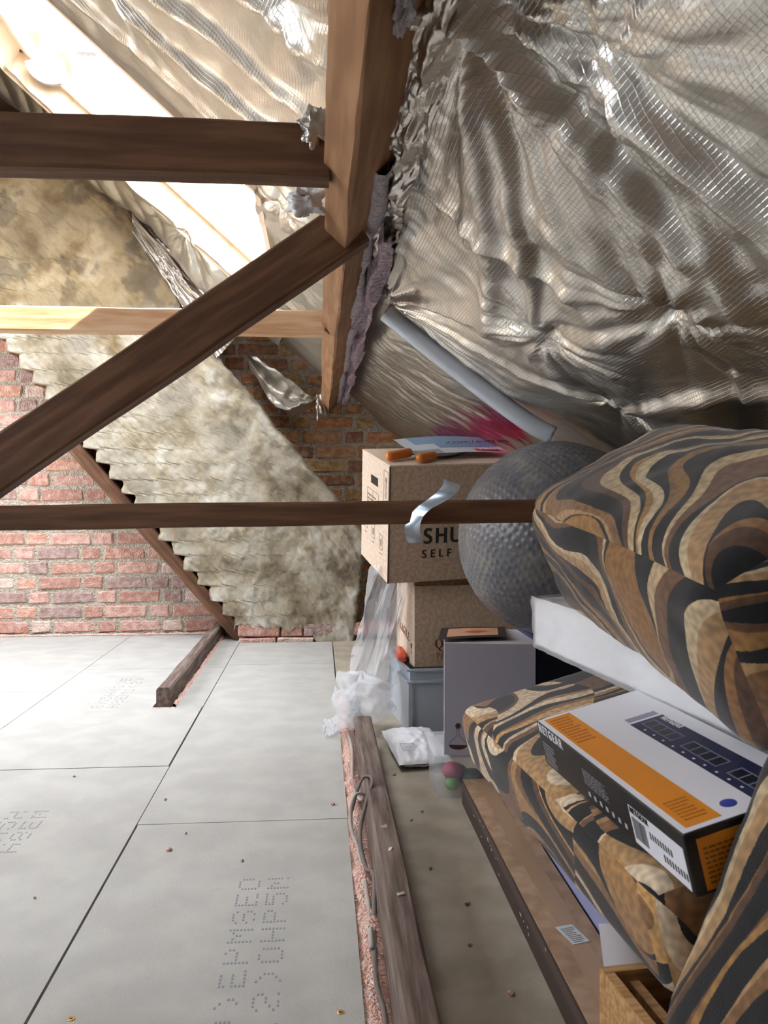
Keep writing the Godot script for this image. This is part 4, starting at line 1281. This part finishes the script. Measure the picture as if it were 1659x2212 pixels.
	part(nb, "body", cbox(Vector3(W, H, D), 0.0012), M.box_black, at(W / 2, -H / 2, D / 2))
	var tpn := patch(nb, "top_print", Vector3(0.002, 0, D - 0.002), X, Vector3(0, 0, -1), W - 0.004, D - 0.005, M.glossy_white, 0.0004)
	var F := Vector3(0, 0, -1)
	patch(tpn, "orange_stripe", Vector3(0.009, 0.0003, D - 0.010), X, F, 0.040, D - 0.02, M.orange, 0.0005)
	strokes(tpn, "stripe_text", greek(0.030, 0.11, 10, 21), Vector3(0.013, 0.0008, 0.125), X, F, plain(hexc("a9651a"), 0.5), 0.0003)
	strokes(tpn, "small_print", greek(0.028, 0.05, 7, 22), Vector3(0.016, 0.0008, D - 0.022), X, F, plain(hexc("a9651a"), 0.5), 0.0003)
	patch(tpn, "device_picture", Vector3(0.092, 0.0003, D - 0.001), X, F, 0.048, 0.29, M.navy, 0.0005)
	patch(tpn, "device_end", Vector3(0.094, 0.0003, 0.112), X, F, 0.044, 0.014, plain(hexc("8b90a6"), 0.4), 0.0005)
	for k in 3:
		var zb := 0.165 + k * 0.098
		patch(tpn, "port_group", Vector3(0.104, 0.0008, zb + 0.040), X, F, 0.020, 0.078, plain(hexc("6b7592"), 0.4), 0.0003)
		for j in 4: patch(tpn, "port", Vector3(0.1055, 0.0011, zb + 0.038 - j * 0.019), X, F, 0.016, 0.016, plain(hexc("101522"), 0.3), 0.0002)
	for k in 10: patch(tpn, "port_number", Vector3(0.0965, 0.0008, 0.152 + k * 0.0235), X, F, 0.0025, 0.004, M.glossy_white, 0.0002)
	lettering(tpn, "NETGEAR", Vector3(0.1285, 0.0008, 0.128), Vector3(0, 0, 1), X, 0.008, M.glossy_white)
	lettering(nb, "NETGEAR", Vector3(0, -0.0185, 0.006), Vector3(0, 0, 1), Y, 0.0135, M.glossy_white, true, "Droid Sans", 4.0)
	strokes(nb, "side_text", greek(0.045, 0.034, 7, 23), Vector3(0, -0.06, 0.008), Vector3(0, 0, 1), Y, plain(hexc("8a8a90"), 0.5), 0.0003)
	strokes(nb, "side_notice", greek(0.075, 0.022, 9, 24), Vector3(0, -0.04, 0.155), Vector3(0, 0, 1), Y, plain(hexc("77777c"), 0.5), 0.0003)
	for k in 7: patch(nb, "symbol", Vector3(0, -0.055, 0.16 + k * 0.017), Vector3(0, 0, 1), Y, 0.006, 0.006, plain(hexc("b9b9be"), 0.5), 0.0003)
	var bcl := patch(nb, "barcode_label", Vector3(0, -0.062, 0.285), Vector3(0, 0, 1), Y, 0.118, 0.045, M.glossy_white, 0.0005)
	var bars := []
	var bxp := 0.0
	while bxp < 0.030:
		var ww := rng.randf_range(0.0007, 0.002)
		bars.append([bxp, 0.0, ww, 0.026])
		bxp += ww + rng.randf_range(0.0007, 0.0016)
	for q in [0.060, 0.085]:
		for k in 9: bars.append([q - 0.02 + k * 0.0055 , 0.002 if q > 0.07 else 0.016, 0.003, 0.008])
	strokes(bcl, "bars", bars, Vector3(0 - 0.0005, -0.055, 0.289), Vector3(0, 0, 1), Y, M.ink, 0.0002)
	lettering(bcl, "NETGEAR", Vector3(-0.0005, -0.0265, 0.288), Vector3(0, 0, 1), Y, 0.007, M.ink)
	part(tpn, "badge", lathe([Vector2(0.0001, 0), Vector2(0.0085, 0.0), Vector2(0.0085, 0.0007), Vector2(0.0001, 0.0008)], 24), M.badge, at(0.068, 0.0003, D - 0.028))
	patch(nb, "end_stripe", Vector3(0.012, -H + 0.004, D), X, Y, 0.062, H - 0.012, M.orange, 0.0005)
	strokes(nb, "end_text", greek(0.05, 0.04, 8, 26), Vector3(0.017, -H + 0.01, D + 0.0006), X, Y, plain(hexc("8c5312"), 0.5), 0.0003)
	# film wrapped slab
	var sl := thing("wrapped_slab", "long white slab wrapped in crinkled clear film under the big cushion", "slab")
	sl.transform = ypr(Vector3(0.425, 0.507, -1.585), 0.12, 0.0, 0.04)
	part(sl, "body", cbox(Vector3(0.42, 0.092, 1.15), 0.004, 0.003), M.wrap, at(0.21, -0.047, 0.575))
	part(sl, "film_skin", grid(120, 24, func(a: float, b: float) -> Vector3:
		var z := a * 1.15
		var y := lerpf(0.004, -0.098, b)
		return Vector3(-0.004 - 0.004 * absf(n1.get_noise_2d(z * 500, y * 1200)) - 0.003 * n1.get_noise_2d(z * 1500, y * 2500), y, z)), M.film)
	part(sl, "film_skin", grid(60, 14, func(a: float, b: float) -> Vector3:
		return Vector3(a * 0.42, lerpf(0.003, -0.097, b), -0.004 - 0.004 * absf(n1.get_noise_2d(a * 300, b * 200)))), M.film)
	# big upper cushion
	var cb := thing("seat_cushion", "big puffy patchwork plush cushion lying on the wrapped slab", "cushion", "patchwork plush seat cushions")
	cb.transform = ypr(Vector3(0.36, 0.70, -1.46), 0.03, 0.125, 0.47) * at(0.17, -0.125, 0.34)
	cushion(cb, Vector3(0.34, 0.25, 0.68), M.plush_b, M.plush_b, 0.025, 0.06, 40.0, 0.016, 1.05)
	# nearest cushion, leaning
	var cc := thing("seat_cushion", "blurred patchwork plush cushion standing on edge beside the oak crate", "cushion", "patchwork plush seat cushions")
	cc.transform = ypr(Vector3(0.508, 0.345, -0.555), 0.10, 0.0, 1.15)
	cushion(cc, Vector3(0.50, 0.14, 0.50), M.plush_b, M.plush_b, 0.03, 0.05, 80.0, 0.012, 1.1)
	# oak crate
	var oc := thing("oak_crate", "open light oak crate beside the long carton", "crate")
	oc.transform = ypr(Vector3(0.322, 0.0, -0.905), 0.10, 0, 0)
	for q in [[Vector3(0, 0.058, 0), Vector3(0.50, 0.162, 0.012), "back_board"], [Vector3(0, 0.058, 0.0125), Vector3(0.012, 0.162, 0.50), "side_board"], [Vector3(0.488, 0.058, 0.0125), Vector3(0.50, 0.162, 0.50), "side_board"], [Vector3(0.012, 0.058, 0.0125), Vector3(0.488, 0.068, 0.50), "base_board"], [Vector3(0.030, 0.068, 0.0125), Vector3(0.042, 0.15, 0.50), "divider"]]:
		part(oc, q[2], box_mesh(q[0], q[1]), M.oak)
	var wp := part(self, "paper_card", grid(12, 6, func(a: float, b: float) -> Vector3: return Vector3(a * 0.075, b * 0.045 + 0.004 * sin(a * 2.0), -0.02 * b + 0.008 * sin(a * PI))), M.white, at(0.345, 0.13, -0.955))
	meta(wp, "white card standing behind the oak crate board", "card")

# ---------------------------------------------------------------- small things
func small_things() -> void:
	# tape dangling from the tie
	var tp := part(self, "tape_strip", grid(10, 60, func(a: float, b: float) -> Vector3:
		var tw := sin(b * 3.4) * 1.1
		var w := 0.030 * (a - 0.5)
		var c := Vector3(lerpf(0.222, 0.182, sstep(0.0, 0.55, b)) + 0.010 * sin(b * 6.0), lerpf(0.735, 0.622, b), -1.484 + 0.016 * cos(b * 4.0))
		if b < 0.4: c.x += (0.4 - b) * 0.05
		return c + Vector3(cos(tw * 0.8) * w, -0.35 * w * (1.0 - b), sin(tw * 0.8) * w)), M.tape)
	meta(tp, "strip of silver tape curling off the thin tie beam", "tape")
	var cr := func(called: String, label: String, pos: Vector3, s: Vector3, sd: float, m: Material) -> void:
		var o := part(self, called, grid(30, 20, func(a: float, b: float) -> Vector3:
			var d := Vector3(cos(a * TAU) * sin(b * PI), cos(b * PI), sin(a * TAU) * sin(b * PI))
			return d * s * (0.8 + 0.9 * n1.get_noise_3d(d.x * 100 + sd, d.y * 100, d.z * 100) + 0.5 * absf(n1.get_noise_3d(d.x * 210, d.y * 210 + sd, d.z * 210))), Vector2(1, 1), true), m, Transform3D(Basis(), pos))
		meta(o, label, "insulation")
	cr.call("foil_tuft", "shiny foil tuft above the dark collar at the purlin", Vector3(-0.005, 1.245, -1.19), Vector3(0.022, 0.028, 0.010), 3.0, M.foil_edge)
	cr.call("foil_tuft", "pale foil tuft under the dark collar at the purlin", Vector3(-0.025, 1.22, -1.42), Vector3(0.035, 0.024, 0.03), 13.0, M.wrap)
	cr.call("foil_tuft", "small silver tuft at the far end of the purlin", Vector3(0.005, 1.18, -4.1), Vector3(0.03, 0.06, 0.03), 23.0, M.foil_edge)
	cr.call("wool_tuft", "grey wool tuft stuck high on the purlin side", Vector3(0.085, 1.21, -0.83), Vector3(0.016, 0.022, 0.05), 33.0, M.wool)
	# screws
	for q in [[-0.335, -1.115, "brass screw head beside the long dark joint in the grey floor"], [0.028, -1.10, "brass screw head beside the pink insulation strip in the grey floor"]]:
		var s := thing("screw", q[2], "screw", "brass screws in the floor boards")
		s.position = Vector3(q[0], 0, q[1])
		part(s, "head", lathe([Vector2(0.0001, 0.0012), Vector2(0.0022, 0.0008), Vector2(0.0045, 0.0014), Vector2(0.0048, 0.0)], 16), M.brass)
		part(s, "slot_shade", box_mesh(Vector3(-0.0022, 0.0008, -0.0006), Vector3(0.0022, 0.0016, 0.0006)), M.recess_dark)  # dark bar painted as the shade of the screw slot
	# splinters lying on the long joist
	for q in [[0.128, -1.50, 0.5, "pale splinter on the joist beside the hooked cable"], [0.131, -1.40, 1.3, "broken pale splinter on the middle of the long joist"], [0.133, -1.24, 0.2, "flat pale splinter on the near part of the long joist"]]:
		var w := part(self, "wood_splinter", cbox(Vector3(0.012, 0.002, 0.005), 0.001, 0.0015, int(q[2] * 10)), M.card_pale, Transform3D(Basis.from_euler(Vector3(0.1, q[2], 0.05)), Vector3(q[0] - 0.008, 0.0925, q[1])))
		meta(w, q[3], "splinter", "splinters on the long joist")
	# crumbs of pink insulation
	var cm := []
	for k in 3: cm.append(blob(Vector3(0.006, 0.004, 0.005), 0.6, 160.0, k * 9.0, 9, 6))
	var r := RandomNumberGenerator.new()
	r.seed = 8
	for q in [[0.21, -1.52], [0.235, -1.25], [0.185, -1.02], [0.27, -1.12], [0.20, -0.93], [0.24, -0.88], [0.30, -1.02], [0.19, -2.05], [0.20, -1.75], [0.23, -1.80], [0.255, -1.38], [-0.30, -1.64], [-0.36, -1.92], [-0.55, -1.38], [-0.60, -1.40], [-0.50, -1.46], [-0.28, -1.72], [-0.62, -2.10], [0.03, -1.86], [-0.15, -1.58]]:
		var o := part(self, "insulation_crumb", cm[r.randi() % 3], M.foam, Transform3D(Basis.from_euler(Vector3(0, r.randf() * TAU, 0)).scaled(Vector3.ONE * r.randf_range(0.5, 1.0)), Vector3(q[0], 0.0025, q[1])))
		meta(o, "pink crumb on the grey boards" if q[0] < 0.1 else "pink crumb on the beige floor", "crumb", "insulation crumbs on the grey boards" if q[0] < 0.1 else "insulation crumbs on the beige floor")
